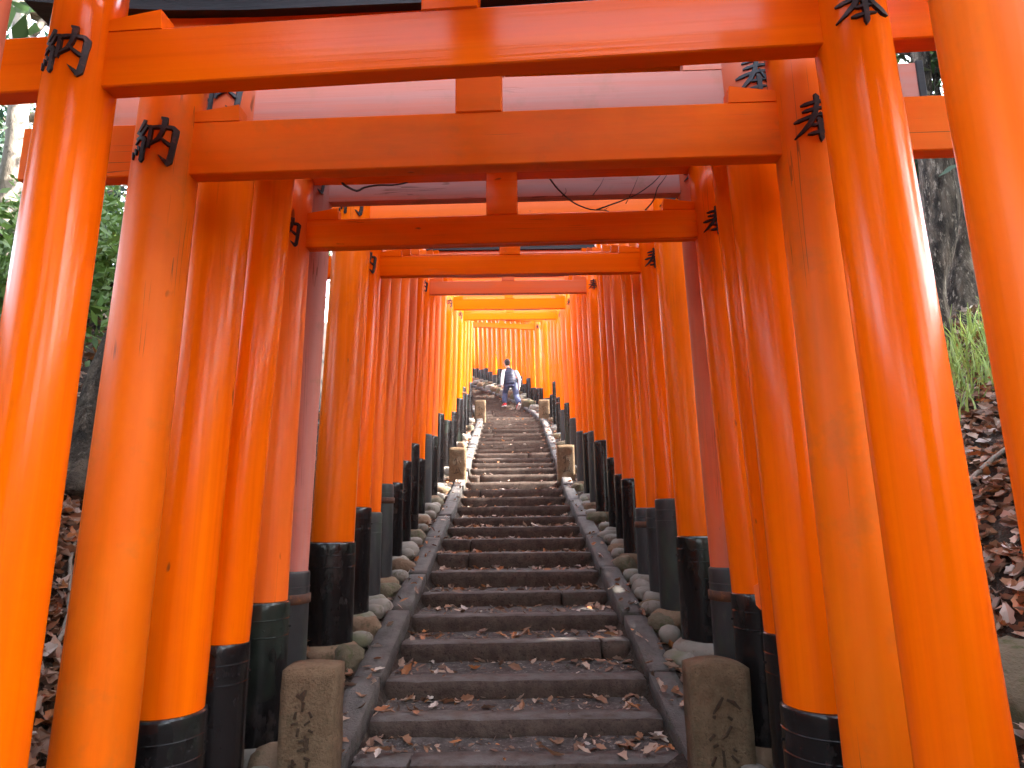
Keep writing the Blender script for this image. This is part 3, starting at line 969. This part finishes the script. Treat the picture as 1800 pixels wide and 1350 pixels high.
LV = [leaf_mesh(i, rnd.uniform(.058, .09), rnd.uniform(.028, .045)) for i in range(9)]
LM = []
for i, (vs, fs) in enumerate(LV):
    row = []
    for d in DEAD:
        me = bpy.data.meshes.new("fallen_leaf")
        me.from_pydata(vs, [], fs); me.materials.append(d); me.update()
        row.append(me)
    LM.append(row)
places = []
for k, (Y, z) in enumerate(NOSE[:-1]):
    if Y > 26: break
    Yn, zn = NOSE[k + 1]
    n_ = 34 if Y < 8 else 24
    for _ in range(n_):
        t = rnd.random() ** .55 if rnd.random() < .75 else rnd.random()
        x = rnd.uniform(-.73, .73)
        if rnd.random() < .25: x = rnd.choice([-1, 1]) * rnd.uniform(.6, .74)
        y = Y + .03 + (Yn - Y - .05) * t
        zt = z + (-.020 + t * .01) if y - Y > .17 else z + .004
        places.append((cx(y) + x, y, zt + .010, .35, rnd.uniform(.75, 1.25)))
for _ in range(130):                                  # bottom landing
    x, y = rnd.uniform(-.75, .8), rnd.uniform(1.6, 3.2)
    places.append((x, y, min(pz(y), NOSE[0][1] - .075) + .035, .35, rnd.uniform(.75, 1.3)))
for _ in range(1500):                                 # strips between kerb and pillars, and on the kerb
    y = 3.2 + 19 * rnd.random() ** 1.4
    sgn = rnd.choice([-1, 1])
    o = rnd.uniform(.95, 1.12) if rnd.random() < .85 else rnd.uniform(.78, .92)
    X = cx(y) + sgn * o
    places.append((X, y, (ground(X, y) if o > .93 else pz(y) + .048) + .012, .5, rnd.uniform(.6, 1.1)))
near_l = sorted(places, key=lambda p: p[1])
rest = near_l[290:]
for (x, y, z, tl, sc) in near_l[:290]:
    me = rnd.choice(LM)[rnd.choices(range(5), (5, 4, 4, 2, 1.2))[0]]
    o = link("fallen_leaf", me, stairs, Vector((x, y, z)) - SP, (rnd.gauss(0, tl * .6), rnd.gauss(0, tl * .6), rnd.uniform(0, 6.28)))
    o.scale = (sc, sc, sc)


def scatter(name, pts, label, mats, simple_leaf=False):
    """joins many leaves into one mesh"""
    nv_all, f_all, mi = [], [], []
    b = 0
    for (x, y, z, tl, sc) in pts:
        vs, fs = rnd.choice(LV)
        A = np.array(vs) * sc
        R = np.array(Matrix.Rotation(rnd.uniform(0, 6.28), 3, 'Z') @ Matrix.Rotation(rnd.gauss(0, tl), 3, 'X') @ Matrix.Rotation(rnd.gauss(0, tl), 3, 'Y'))
        nv_all.append(A @ R.T + np.array((x, y, z)))
        f_all += [tuple(i + b for i in f) for f in fs]
        mi += [rnd.choices(range(5), (5, 4, 4, 2, 1.5))[0]] * len(fs)
        b += len(vs)
    V = np.concatenate(nv_all)
    me = bpy.data.meshes.new(name)
    me.from_pydata(V.tolist(), [], f_all)
    for m in mats: me.materials.append(m)
    me.polygons.foreach_set("material_index", mi)
    me.update()
    return tag(link(name, me), label, kind="stuff")


for k, (Y, z) in enumerate(NOSE[:-1]):                # crumbs of leaf swept against each riser
    if Y > 20: break
    Yn = NOSE[k + 1][0]
    for _ in range(90 if Y < 9 else 45):
        t = rnd.random() ** .4
        y = Y + .02 + (Yn - Y - .03) * t
        rest.append((cx(y) + rnd.uniform(-.74, .74), y, (z - .020 + t * .01 if y - Y > .17 else z + .003) + .006, .4, rnd.uniform(.18, .5)))
scatter("leaf_litter", rest, "dry brown leaves lying over the upper steps and beside the kerbs", DEAD)
bank = []
for _ in range(9000):
    y = rnd.uniform(-1.5, 8.5)
    sgn = rnd.choice([-1, 1])
    o = 1.25 + 3.4 * rnd.random() ** 1.3
    X = sgn * o
    bank.append((X, y, ground(X, y) + .015 + .02 * rnd.random(), .55, rnd.uniform(.8, 1.5)))
for _ in range(9000):                                 # thickest where the banks show between the nearest pillars
    if rnd.random() < .6: X, y = rnd.uniform(1.5, 3.6), rnd.uniform(1.7, 5.2)
    else: X, y = -rnd.uniform(1.45, 2.6), rnd.uniform(1.8, 4.6)
    bank.append((X, y, ground(X, y) + .02 + .03 * rnd.random(), .6, rnd.uniform(.7, 1.2)))
scatter("leaf_litter", bank, "deep russet leaf litter covering the banks outside the gates", DEAD)
# sticks on the banks
for (x0, y0, x1, y1, r, lb_) in ((2.05, 2.6, 2.6, 3.2, .012, 'dry stick pointing uphill in the litter of the right bank'), (1.75, 2.9, 2.35, 2.75, .009, 'thinnest dry stick in the litter low on the right bank'), (-1.75, 2.6, -2.1, 3.3, .010, 'dry stick in the litter of the left bank'), (2.0, 3.3, 2.9, 3.25, .014, 'thick pale stick lying level just below the bamboo grass')):
    pts = []
    for i in range(8):
        t = i / 7
        X, Y = x0 + (x1 - x0) * t + .03 * math.sin(t * 7), y0 + (y1 - y0) * t
        pts.append((X, Y, ground(X, Y) + .035 + .02 * math.sin(t * 5)))
    mb = MB(); mb.tube(pts, [r * (1.1 - .6 * i / 7) for i in range(8)], 7)
    tag(mb.build("stick", M['bark_pale'], smooth=True), lb_, "stick", "sticks lying on the banks")

# ------------------------------------------------------------------ vegetation
def leaf_cloud(blobs, n, size, seed, flat=.4):
    """many folded leaf faces spread unevenly through ellipsoid clumps"""
    g = np.random.default_rng(seed)
    wts = np.array([b[3] * b[4] * b[5] for b in blobs]) ** .8
    wts /= wts.sum()
    which = g.choice(len(blobs), n, p=wts)
    B = np.array(blobs)[which]
    d = g.normal(size=(n, 3)); d /= np.linalg.norm(d, axis=1)[:, None]
    rad = g.random(n) ** .45
    # sub-clumps
    P = B[:, :3] + d * B[:, 3:6] * rad[:, None]
    k = max(12, n // 60)
    cl = P[g.integers(0, n, k)]
    near = g.integers(0, k, n)
    mixm = g.random(n) < .55
    P[mixm] = cl[near[mixm]] + g.normal(size=(mixm.sum(), 3)) * size * 3.2
    s = size * (0.6 + .8 * g.random(n))
    a = g.normal(size=(n, 3)); a[:, 2] -= .35; a /= np.linalg.norm(a, axis=1)[:, None]
    h = g.normal(size=(n, 3)); b = np.cross(a, h); b /= np.linalg.norm(b, axis=1)[:, None]
    nn = np.cross(a, b)
    V = np.empty((n, 4, 3))
    V[:, 0] = P - a * s[:, None]
    V[:, 1] = P + b * (s * flat)[:, None] + nn * (s * .12)[:, None]
    V[:, 2] = P + a * s[:, None]
    V[:, 3] = P - b * (s * flat)[:, None] + nn * (s * .12)[:, None]
    return V.reshape(-1, 3), n


def cloud_obj(name, blobs, n, size, seed, mat, parent, loc=(0, 0, 0), flat=.4):
    V, k = leaf_cloud(blobs, n, size, seed, flat)
    me = bpy.data.meshes.new(name)
    me.vertices.add(len(V)); me.vertices.foreach_set("co", V.ravel())
    me.loops.add(4 * k); me.loops.foreach_set("vertex_index", np.arange(4 * k, dtype=np.int32))
    me.polygons.add(k); me.polygons.foreach_set("loop_start", np.arange(0, 4 * k, 4, dtype=np.int32))
    me.update(calc_edges=True)
    me.materials.append(mat)
    return link(name, me, parent, loc)


def tree(name, label, base, path, rads, blobs, n, size, mat, bark, seed, limbs=4, group=None, cat="tree", nring=14):
    """path: trunk points relative to base; blobs relative to base"""
    t = empty(name, base)
    tag(t, label, cat, group)
    r = random.Random(seed)
    pts = [Vector(p) for p in path]
    P, R = [], []
    for i in range(len(pts) - 1):
        for k in range(6):
            q = k / 6
            P.append(pts[i].lerp(pts[i + 1], q)); R.append(rads[i] + (rads[i + 1] - rads[i]) * q)
    P.append(pts[-1]); R.append(rads[-1])
    for _ in range(2):
        P = [P[0]] + [(P[i - 1] + P[i] * 2 + P[i + 1]) / 4 for i in range(1, len(P) - 1)] + [P[-1]]
    mb = MB()
    mb.tube(P, R, nring, wob=.16, seed=seed)
    for b in blobs[:limbs + 3]:
        s = P[int(len(P) * r.uniform(.45, .9))]
        e = Vector(b[:3])
        m = s.lerp(e, .5) + Vector((r.uniform(-.2, .2), r.uniform(-.2, .2), r.uniform(.0, .4)))
        rr = max(.015, R[-1] * .75)
        mb.tube([s, s.lerp(m, .5), m, m.lerp(e, .5) + Vector((0, 0, .1)), e], [rr, rr * .8, rr * .6, rr * .4, rr * .15], 7)
        for _ in range(3):
            e2 = e + Vector((r.gauss(0, b[3] * .6), r.gauss(0, b[4] * .6), r.gauss(0, b[5] * .5)))
            mb.tube([m, m.lerp(e2, .5), e2], [rr * .45, rr * .3, rr * .1], 5)
    mb.build("trunk", bark, t, smooth=True)
    if n: cloud_obj("crown", blobs, n, size, seed, mat, t)
    return t


def blobs_of(r, c, n, spread, rad):
    return [(c[0] + r.gauss(0, spread[0]), c[1] + r.gauss(0, spread[1]), c[2] + r.gauss(0, spread[2]), rad * r.uniform(.6, 1.25), rad * r.uniform(.6, 1.25), rad * r.uniform(.45, .9)) for _ in range(n)]


def on_ground(x, y): return Vector((x, y, ground(x, y) - .1))


r_ = random.Random(5)
# left: big leaning trunk close to the gates
b0 = px(150, 905, 3.55); b0.z = ground(b0.x, b0.y) - .1
bp = [Vector((0, 0, 0))] + [px(x, y, 3.6) - b0 for x, y in ((165, 800), (183, 680), (205, 600), (250, 480), (300, 340), (340, 150), (350, 40))]
bp = [Vector((v.x, v.y + i * .06, v.z)) for i, v in enumerate(bp)]
tree("leaning_tree", "thick leaning grey-brown trunk with flared roots behind the second gate, left side", b0, bp, [.28, .185, .17, .16, .145, .135, .12, .10],
     blobs_of(r_, (.9, 1.5, 5.6), 8, (1.2, 1.2, .6), 1.0), 6000, .07, M['leaf_dark'], M['bark_brown'], 2)
# left: pale slim trunk
b1 = px(15, 640, 6.2); b1.z = ground(b1.x, b1.y) - .1
bp = [Vector((0, 0, 0))] + [px(x, y, 6.2) - b1 for x, y in ((2, 480), (14, 350), (30, 250), (34, 150), (40, 20), (20, -120))]
tree("pale_tree", "slim tree with pale peeling bark at the left edge of the photo", b1, bp, [.13, .12, .11, .10, .095, .085, .06],
     blobs_of(r_, (-.3, 1.8, 4.6), 7, (1.2, .8, 1.0), .8), 5000, .06, M['leaf_blue'], M['bark_pale'], 3)
# left: leafy evergreens behind
specs = [(-7.6, 8.0, 3.0, 'leaf_blue', "bushy evergreen with dark glossy leaves behind the pale trunk"),
         (-5.0, 8.8, 2.4, 'leaf_mid', "lighter green broadleaf tree behind the leaning trunk"),
         (-10.5, 9.5, 4.5, 'leaf_dark', "tall dark evergreen farthest left beyond the pale trunk"),
         (-9.0, 13.5, 5.5, 'leaf_blue', "tall dense evergreen standing behind the left trees"),
         (-4.6, 14.0, 5.0, 'leaf_dark', "dark evergreen hugging the left side of the upper gates"),
         (-14.0, 15.0, 6.0, 'leaf_dark', "spreading evergreen deep in the wood on the left")]
for i, (x, y, h, mt, lab) in enumerate(specs):
    b = on_ground(x, y)
    bl = blobs_of(r_, (0, 0, h * .62), 12, (1.0, .9, h * .26), .85 + h * .07)
    tree("evergreen_tree", lab, b, [(0, 0, 0), (.1, .1, h * .4), (-.05, .1, h * .8), (.1, 0, h * 1.15)], [.16, .13, .09, .03], bl, 2900 + int(520 * h), .060 + .003 * h, M[mt], M['bark'], 20 + i,
         group="trees in the wood left of the gates")
# left shrubs on the bank
for i, (x, y, h, mt, lab) in enumerate([(-4.4, 5.9, 1.5, 'leaf_mid', "yellow-green shrub on the left bank beside the leaning trunk"), (-5.6, 6.6, 1.2, 'leaf_blue', "low glossy shrub on the left bank below the pale trunk"),
                                        (-3.6, 6.6, 1.3, 'leaf_blue', "dark little shrub close behind the leaning trunk"), (-3.35, 4.9, 1.0, 'leaf_mid', "low fresh green shrub just left of the leaning trunk")]):
    b = on_ground(x, y)
    tree("shrub", lab, b, [(0, 0, 0), (.05, 0, h * .5), (0, .05, h)], [.03, .022, .008], blobs_of(r_, (0, 0, h * .6), 7, (.45, .4, h * .25), .5), 3800, .05, M[mt], M['twig'], 40 + i, group="shrubs on the left bank", cat="shrub")
# right: crooked trunk and its neighbour
b2 = px(1640, 620, 5.0); b2.z = ground(b2.x, b2.y) - .15
bp = [Vector((0, 0, 0))] + [px(x, y, 5.0) - b2 for x, y in ((1636, 500), (1652, 420), (1656, 350), (1645, 270), (1624, 180), (1618, 90), (1612, -20), (1630, -220))]
tree("crooked_tree", "crooked dark-barked trunk seen between the two nearest right pillars", b2, bp, [.17, .10, .115, .135, .12, .075, .065, .06, .05],
     blobs_of(r_, (.4, 1.2, 5.2), 8, (1.2, 1.0, .7), .9), 6000, .065, M['leaf_dark'], M['bark'], 6)
b3 = px(1700, 600, 6.2); b3.z = ground(b3.x, b3.y) - .15
bp = [Vector((0, 0, 0))] + [px(x, y, 6.2) - b3 for x, y in ((1690, 545), (1690, 450), (1706, 340), (1732, 150), (1750, -50))]
tree("gnarled_tree", "gnarled trunk with a knotted root mass above the bamboo grass", b3, bp, [.30, .20, .09, .085, .08, .06],
     blobs_of(r_, (.2, 1.6, 4.6), 7, (1.3, 1.0, .8), .9), 5000, .06, M['leaf_mid'], M['bark'], 7)
for i, (x, y, h, mt, lab) in enumerate([(6.8, 8.2, 2.6, 'leaf_mid', "light green tree behind the crooked trunk on the right"), (9.5, 9.0, 4.0, 'leaf_blue', "glossy evergreen far behind the crooked trunk"),
                                        (5.4, 7.6, 1.6, 'leaf_blue', "low evergreen bush behind the knotted root mass"), (12.5, 12.5, 5.5, 'leaf_dark', "tall evergreen deep in the wood on the right")]):
    b = on_ground(x, y)
    tree("broadleaf_tree", lab, b, [(0, 0, 0), (.1, .1, h * .4), (-.05, .1, h * .8), (.1, 0, h * 1.1)], [.14, .11, .08, .03], blobs_of(r_, (0, 0, h * .62), 10, (.9, .8, h * .25), .8 + h * .06),
         4500 + int(800 * h), .06 + .004 * h, M[mt], M['bark'], 60 + i, group="trees in the wood right of the gates")
# out-of-frame trees added to block sun and sky light on stair and gates
CAN = [(5.4, -3.4, 7.0, "tall evergreen added for shade on the right bank behind the photographer"), (-4.8, -1.6, 5.6, "broad evergreen added for shade on the left bank behind the photographer"),
       (-5.6, 1.8, 5.2, "broad evergreen added for shade on the left bank beside the first gates"), (5.6, -.4, 7.6, "tall evergreen added for shade on the right bank level with the photographer"),
       (5.8, 2.2, 7.0, "dense evergreen added for shade on the right bank beside the third gate"), (6.4, 4.9, 7.2, "dense evergreen added for shade on the right bank beside the eighth gate"), (8.8, 1.0, 8.5, "highest evergreen added for shade on the right slope, out of the frame"),
       (9.4, 5.6, 8.0, "evergreen added for shade high on the right slope beyond the crooked tree"), (5.6, 19.6, 7.0, "evergreen added for shade on the right bank where the stair bends"), (5.2, 22.6, 7.0, "evergreen added for shade on the right bank just beyond the bend"), (4.6, 25.6, 7.0, "evergreen added for shade on the right bank far beyond the bend")]
for i, (x, y, h, lab) in enumerate(CAN):
    b = on_ground(x, y)
    nl = 8000 if y > 11 else 16000
    tree("shade_tree", lab, b, [(0, 0, 0), (.1, 0, h * .35), (-.1, .1, h * .7), (0, 0, h)], [.22, .18, .12, .04], blobs_of(r_, (0, 0, h * .66), 18, (1.1, 1.5, h * .17), 1.3), nl, .15, M['leaf_dark'], M['bark'], 80 + i,
         group="out-of-frame trees added to shade the stair")
for i, (x, y, h, lab) in enumerate([(-9.5, -10.5, 9.5, "evergreen added to dim front light behind the photographer, farthest left"), (-4.6, -13.0, 10.0, "evergreen added to dim front light behind the photographer, left of the way"),  # unseen trees added to cut sky light and reflections from behind the camera
                                    (.6, -16.0, 10.5, "evergreen added to dim front light down the path behind the photographer"), (5.4, -12.5, 9.5, "evergreen added to dim front light behind the photographer, right of the way"),
                                    (10.0, -9.0, 9.0, "evergreen added to dim front light behind the photographer, farthest right")]):
    b = on_ground(x, y)
    tree("sky_block_tree", lab, b, [(0, 0, 0), (.1, 0, h * .35), (-.1, .1, h * .7), (0, 0, h)], [.26, .2, .14, .05], blobs_of(r_, (0, 0, h * .5), 18, (1.9, 1.2, h * .22), 1.7), 9000, .19, M['leaf_dark'], M['bark'], 120 + i,
         group="unseen trees added behind the photographer to dim front light")
# bamboo grass on the right bank
V, F = [], []
gr = random.Random(9)
for _ in range(900):
    c = px(gr.uniform(1610, 1830), 740, gr.uniform(3.9, 5.0))
    X, Y = c.x + gr.gauss(0, .12), c.y + gr.gauss(0, .12)
    z = ground(X, Y)
    h = gr.uniform(.10, .34); a = gr.uniform(0, 6.28); bend_ = gr.uniform(.1, .55) * h; wd = gr.uniform(.005, .011)
    dx, dy = math.cos(a), math.sin(a)
    b = len(V)
    for t in (0, .35, .7, 1):
        o = bend_ * t * t * 1.3; zz = h * (t - .28 * t * t * (bend_ / h) * 2)
        ww = wd * (1 - t * .85)
        V += [(X + dx * o - dy * ww, Y + dy * o + dx * ww, z + zz), (X + dx * o + dy * ww, Y + dy * o - dx * ww, z + zz)]
    F += [(b, b + 1, b + 3, b + 2), (b + 2, b + 3, b + 5, b + 4), (b + 4, b + 5, b + 7, b + 6)]
tag(mobj("bamboo_grass", V, F, M['grass']), "fresh green bamboo grass growing over the litter on the right bank", kind="stuff")

# bare twigs hanging between the sixth and seventh gates
def twig(name, label, strokes, Y):
    t = MB()
    for pts, r in strokes:
        P = [px(x, y, Y + dy) for x, y, dy in pts]
        Q = []
        for i in range(len(P) - 1):
            for k in range(3): Q.append(P[i].lerp(P[i + 1], k / 3))
        Q.append(P[-1])
        for _ in range(1): Q = [Q[0]] + [(Q[i - 1] + Q[i] * 2 + Q[i + 1]) / 4 for i in range(1, len(Q) - 1)] + [Q[-1]]
        t.tube(Q, [r * 1.25 * (1 - .6 * i / (len(Q) - 1)) for i in range(len(Q))], 7)
    return tag(t.build(name, M['twig'], smooth=True), label, "branch")


twig("bare_branch", "thin bare branch with side twigs hanging below the ochre tie beam on the right",
     [([(930, 200, .06), (945, 270, .03), (968, 318, 0), (990, 342, 0), (1010, 358, 0), (1038, 369, 0), (1062, 369, 0), (1071, 372, 0)], .0052),
      ([(1048, 369, 0), (1090, 354, 0), (1120, 342, 0), (1148, 322, 0), (1168, 300, 0), (1180, 250, .03)], .0036), ([(1134, 370, 0), (1150, 352, 0), (1155, 330, 0), (1165, 318, 0), (1180, 296, 0)], .0034),
      ([(988, 345, 0), (996, 338, 0), (994, 330, 0)], .002), ([(1042, 343, 0), (1056, 325, 0), (1062, 312, 0)], .0022), ([(1100, 358, 0), (1112, 335, 0), (1122, 310, 0)], .0022), ([(1062, 369, 0), (1070, 364, 0)], .0016)], 3.34)
twig("bare_branch", "short crooked dead branch under the ochre tie beam on the left",
     [([(590, 300, .02), (600, 320, 0), (607, 327, 0), (628, 337, 0), (640, 329, 0), (665, 325, 0), (690, 326, 0), (718, 321, 0), (740, 305, .02), (760, 270, .05)], .0062)], 3.30)

# ------------------------------------------------------------------ the person climbing the stair
M['skin'] = simple("skin", [(.55, .33, .24), (.60, .38, .28)], 8, .55, 0)
M['hair'] = simple("black_hair", [(.012, .009, .008), (.03, .022, .018)], 30, .5, .5, 60, .004)
M['vest'] = simple("navy_quilted_vest", [(.018, .020, .042), (.030, .033, .060)], 10, .6, .4, 25, .01)
M['shirt'] = simple("white_cotton", [(.72, .70, .72), (.80, .79, .80)], 10, .85, .4, 18, .01)
M['jeans'] = simple("blue_denim", [(.05, .062, .115), (.085, .10, .165)], 9, .85, .5, 20, .01)
M['red_shoe'] = simple("red_canvas", [(.52, .02, .025), (.62, .04, .04)], 8, .6, .2)
M['white_sole'] = simple("white_rubber", [(.75, .73, .70), (.82, .80, .78)], 8, .6, 0)


def loft(mb, pts, n=14):
    """pts: (x, y, z, rx, ry) rings; horizontal ellipses unless the chain runs sideways"""
    P = [Vector(p[:3]) for p in pts]
    vs, fs = [], []
    k = len(P)
    for i, p in enumerate(pts):
        t = (P[min(i + 1, k - 1)] - P[max(i - 1, 0)]).normalized()
        a = Vector((1, 0, 0)); a = (a - t * a.dot(t)).normalized() if abs(t.x) < .9 else Vector((0, 1, 0))
        b = t.cross(a).normalized()
        for j in range(n):
            an = 2 * math.pi * j / n
            vs.append(P[i] + a * math.cos(an) * p[3] + b * math.sin(an) * p[4])
    for i in range(k - 1):
        for j in range(n):
            fs.append((i * n + j, i * n + (j + 1) % n, (i + 1) * n + (j + 1) % n, (i + 1) * n + j))
    fs.append(tuple(range(n - 1, -1, -1))); fs.append(tuple((k - 1) * n + j for j in range(n)))
    mb.add(vs, fs)


def ell(mb, c, r, n=16, m=10):
    vs, fs = cobble(r[0], r[1], r[2], 1.0, n, m, 2.0, 0)
    mb.add([Vector(v) + Vector(c) for v in vs], fs)


def fused(name, mb, mat, parent, vox=.010, sm=3):
    """overlapping lofts fused into one continuous skin"""
    o = mb.build(name + "_tmp", mat)
    md = o.modifiers.new("r", 'REMESH'); md.mode = 'VOXEL'; md.voxel_size = vox
    ms = o.modifiers.new("s", 'SMOOTH'); ms.iterations = sm; ms.factor = .5
    dg = bpy.context.evaluated_depsgraph_get()
    me = bpy.data.meshes.new_from_object(o.evaluated_get(dg))
    old = o.data
    bpy.data.objects.remove(o); bpy.data.meshes.remove(old)
    me.name = name
    me.materials.clear(); me.materials.append(mat)
    me.polygons.foreach_set("use_smooth", [True] * len(me.polygons))
    return link(name, me, parent)


kk = max(i for i, (a, b) in enumerate(NOSE) if a <= 20.2)
(yU, zU), (yD, zD) = NOSE[kk], NOSE[kk - 1]
PO = Vector((-.03, yU - .10, zD))
zu = zU - zD                                     # upper step above the lower one
LF = Vector((-.125, .20, zu + .0))               # left foot (flat, upper step)
RF = Vector((.135, -.235, .02))                  # right foot pushing off the lower step
hipz = .735
body = MB()
HL, HR = Vector((-.085, .0, hipz)), Vector((.085, -.03, hipz - .01))
KL, KR = Vector((-.115, .17, zu + .37)), Vector((.125, -.06, .40))
AL, AR = LF + Vector((0, -.03, .075)), RF + Vector((0, -.02, .13))
HEAD = Vector((-.075, .10, 1.325))
NK = Vector((-.045, .065, 1.165))
SL, SR = Vector((-.185, .05, 1.085)), Vector((.155, .02, 1.07))
EL, ER = Vector((-.235, .02, .87)), Vector((.235, -.03, .86))
WL, WR = Vector((-.245, .03, .685)), Vector((.235, .02, .665))
loft(body, [(0, -.02, .66, .12, .09), (0, -.01, hipz + .05, .125, .095), (-.01, .01, .88, .115, .085), (-.02, .03, 1.0, .135, .09), (-.025, .045, 1.09, .14, .08), (-.04, .06, 1.14, .06, .055), (*NK, .045, .05), (HEAD.x, HEAD.y - .02, HEAD.z - .07, .045, .05)])
for a, b, c in ((HL, KL, AL), (HR, KR, AR)):
    loft(body, [(*a, .075, .08), (*a.lerp(b, .5), .066, .07), (*b, .05, .055), (*b.lerp(c, .35), .05, .054), (*c, .032, .036)])
for f_, a_, lift in ((LF, AL, 0), (RF, AR, .07)):
    loft(body, [(a_.x, a_.y - .015, a_.z, .03, .035), (f_.x, f_.y + .02, f_.z + .05 + lift * .6, .034, .03), (f_.x, f_.y + .11, f_.z + .03, .03, .02)])
for a, b, c in ((SL, EL, WL), (SR, ER, WR)):
    loft(body, [(*a, .05, .05), (*a.lerp(b, .5), .042, .042), (*b, .036, .037), (*c, .026, .022)])
    # hand: palm, four relaxed fingers and a thumb
    dz = Vector((0, .012, -1)).normalized()
    loft(body, [(*c, .024, .02), (*(c + dz * .03), .014, .030), (*(c + dz * .062), .013, .032)])
    for fi, (oy, ln) in enumerate(((.026, .050), (.009, .056), (-.009, .052), (-.026, .042))):
        p = c + dz * .055 + Vector((0, oy, 0))
        q = p + dz * ln * .55; e = q + (dz * .8 + Vector((-.5 if c.x > 0 else .5, 0, 0))).normalized() * ln * .5
        loft(body, [(*p, .0085, .0085), (*q, .008, .008), (*e, .0065, .0065)], 8)
    p = c + dz * .022 + Vector((0, .024, 0))
    loft(body, [(*p, .010, .010), (*(p + Vector((0, .022, -.022))), .009, .009), (*(p + Vector((0, .028, -.048))), .007, .007)], 8)
# head with face
ell(body, HEAD, (.074, .090, .105))
ell(body, HEAD + Vector((0, .045, -.055)), (.052, .05, .05))
loft(body, [(HEAD.x, HEAD.y + .082, HEAD.z + .015, .008, .008), (HEAD.x, HEAD.y + .105, HEAD.z - .022, .013, .012), (HEAD.x, HEAD.y + .085, HEAD.z - .032, .012, .01)], 8)
for sg in (-1, 1):
    ell(body, HEAD + Vector((sg * .077, .0, -.005)), (.012, .02, .03), 10, 8)
    ell(body, HEAD + Vector((sg * .03, .082, .012)), (.014, .01, .008), 10, 8)
ell(body, HEAD + Vector((0, .088, -.055)), (.022, .01, .007), 10, 8)
person = fused("person", body, M['skin'], None, .0075, 2)
person.location = PO
person.rotation_euler = (0, 0, math.radians(20))
person.scale = (1.16, 1.16, 1.16)
tag(person, "person in navy vest, white sleeves, blue jeans and red shoes climbing the stair", "person")
# hair
mb = MB()
ell(mb, HEAD + Vector((0, -.012, .022)), (.083, .095, .098))
ell(mb, HEAD + Vector((0, -.045, -.03)), (.068, .055, .06))
fused("hair", mb, M['hair'], person, .009, 1)
# shirt with long sleeves and tails
mb = MB()
loft(mb, [(0, -.015, .69, .135, .105), (0, -.005, .80, .135, .105), (-.02, .03, 1.0, .14, .10), (-.028, .045, 1.085, .15, .088), (-.04, .06, 1.135, .075, .065), (NK.x, NK.y, 1.165, .055, .06)])
for a, b, c in ((SL, EL, WL), (SR, ER, WR)):
    loft(mb, [(a.x * .8, a.y, a.z, .062, .062), (*a, .058, .060), (*a.lerp(b, .5), .053, .054), (*b, .047, .049), (*b.lerp(c, .6), .043, .044), (*c, .040, .038)])
fused("shirt", mb, M['shirt'], person, .010, 2)
# vest: quilted, collar, hem
mb = MB()
rows = []
for i in range(23):
    t = i / 22
    z = .705 + t * .43
    wx = np.interp(z, [.70, .80, .95, 1.04, 1.10, 1.135], [.150, .155, .158, .165, .150, .085])
    wy = np.interp(z, [.70, .80, .95, 1.04, 1.10, 1.135], [.125, .13, .128, .122, .100, .078])
    pf = .006 * abs(math.sin(t * math.pi * 6))
    rows.append((-.03 * t - .005, -.012 + .068 * t, z, wx + pf, wy + pf))
loft(mb, rows + [(NK.x, NK.y, 1.16, .070, .072), (NK.x, NK.y + .002, 1.185, .066, .068)], 24)
fused("vest", mb, M['vest'], person, .009, 1)
# jeans
mb = MB()
loft(mb, [(0, -.02, .645, .125, .10), (0, -.015, .70, .132, .108), (0, -.01, .76, .128, .104)])
for a, b, c, e in ((HL, KL, AL, .03), (HR, KR, AR, .0)):
    loft(mb, [(*(a + Vector((0, 0, .02))), .080, .092), (*a.lerp(b, .5), .080, .086), (*b, .074, .076), (*b.lerp(c, .4), .074, .076), (*b.lerp(c, .75), .070, .072), (c.x, c.y + .01, c.z + .025, .060, .064)])
fused("jeans", mb, M['jeans'], person, .010, 2)
# shoes
for f_, pitch in ((LF, 0.0), (RF, -.62)):
    R = Matrix.Rotation(pitch, 3, 'X')
    piv = f_ + Vector((0, .10, 0))
    def T(p, piv=piv, R=R): return piv + R @ (Vector(p) - Vector((0, .10, 0)))
    mb = MB()
    ring = []
    for (y, z, rx, rz) in ((-.07, .05, .034, .035), (-.03, .06, .040, .046), (.02, .052, .042, .040), (.08, .038, .043, .026), (.125, .032, .032, .018)):
        q = T((0, y, z)); ring.append((q.x, q.y, q.z, rx, rz))
    loft(mb, ring)
    sh = fused("shoe", mb, M['red_shoe'], person, .008, 2)
    mb = MB()
    out = [(-.036, -.07), (-.043, -.02), (-.044, .04), (-.046, .085), (-.03, .135), (.03, .135), (.046, .085), (.044, .04), (.043, -.02), (.036, -.07), (.02, -.088), (-.02, -.088)]
    n_ = len(out)
    vs = [T((x, y, .002)) for x, y in out] + [T((x * .96, y, .017)) for x, y in out]
    mb.add(vs, [tuple(range(n_ - 1, -1, -1)), tuple(range(n_, 2 * n_))] + [(i, (i + 1) % n_, n_ + (i + 1) % n_, n_ + i) for i in range(n_)])
    mb.build("sole", M['white_sole'], sh)
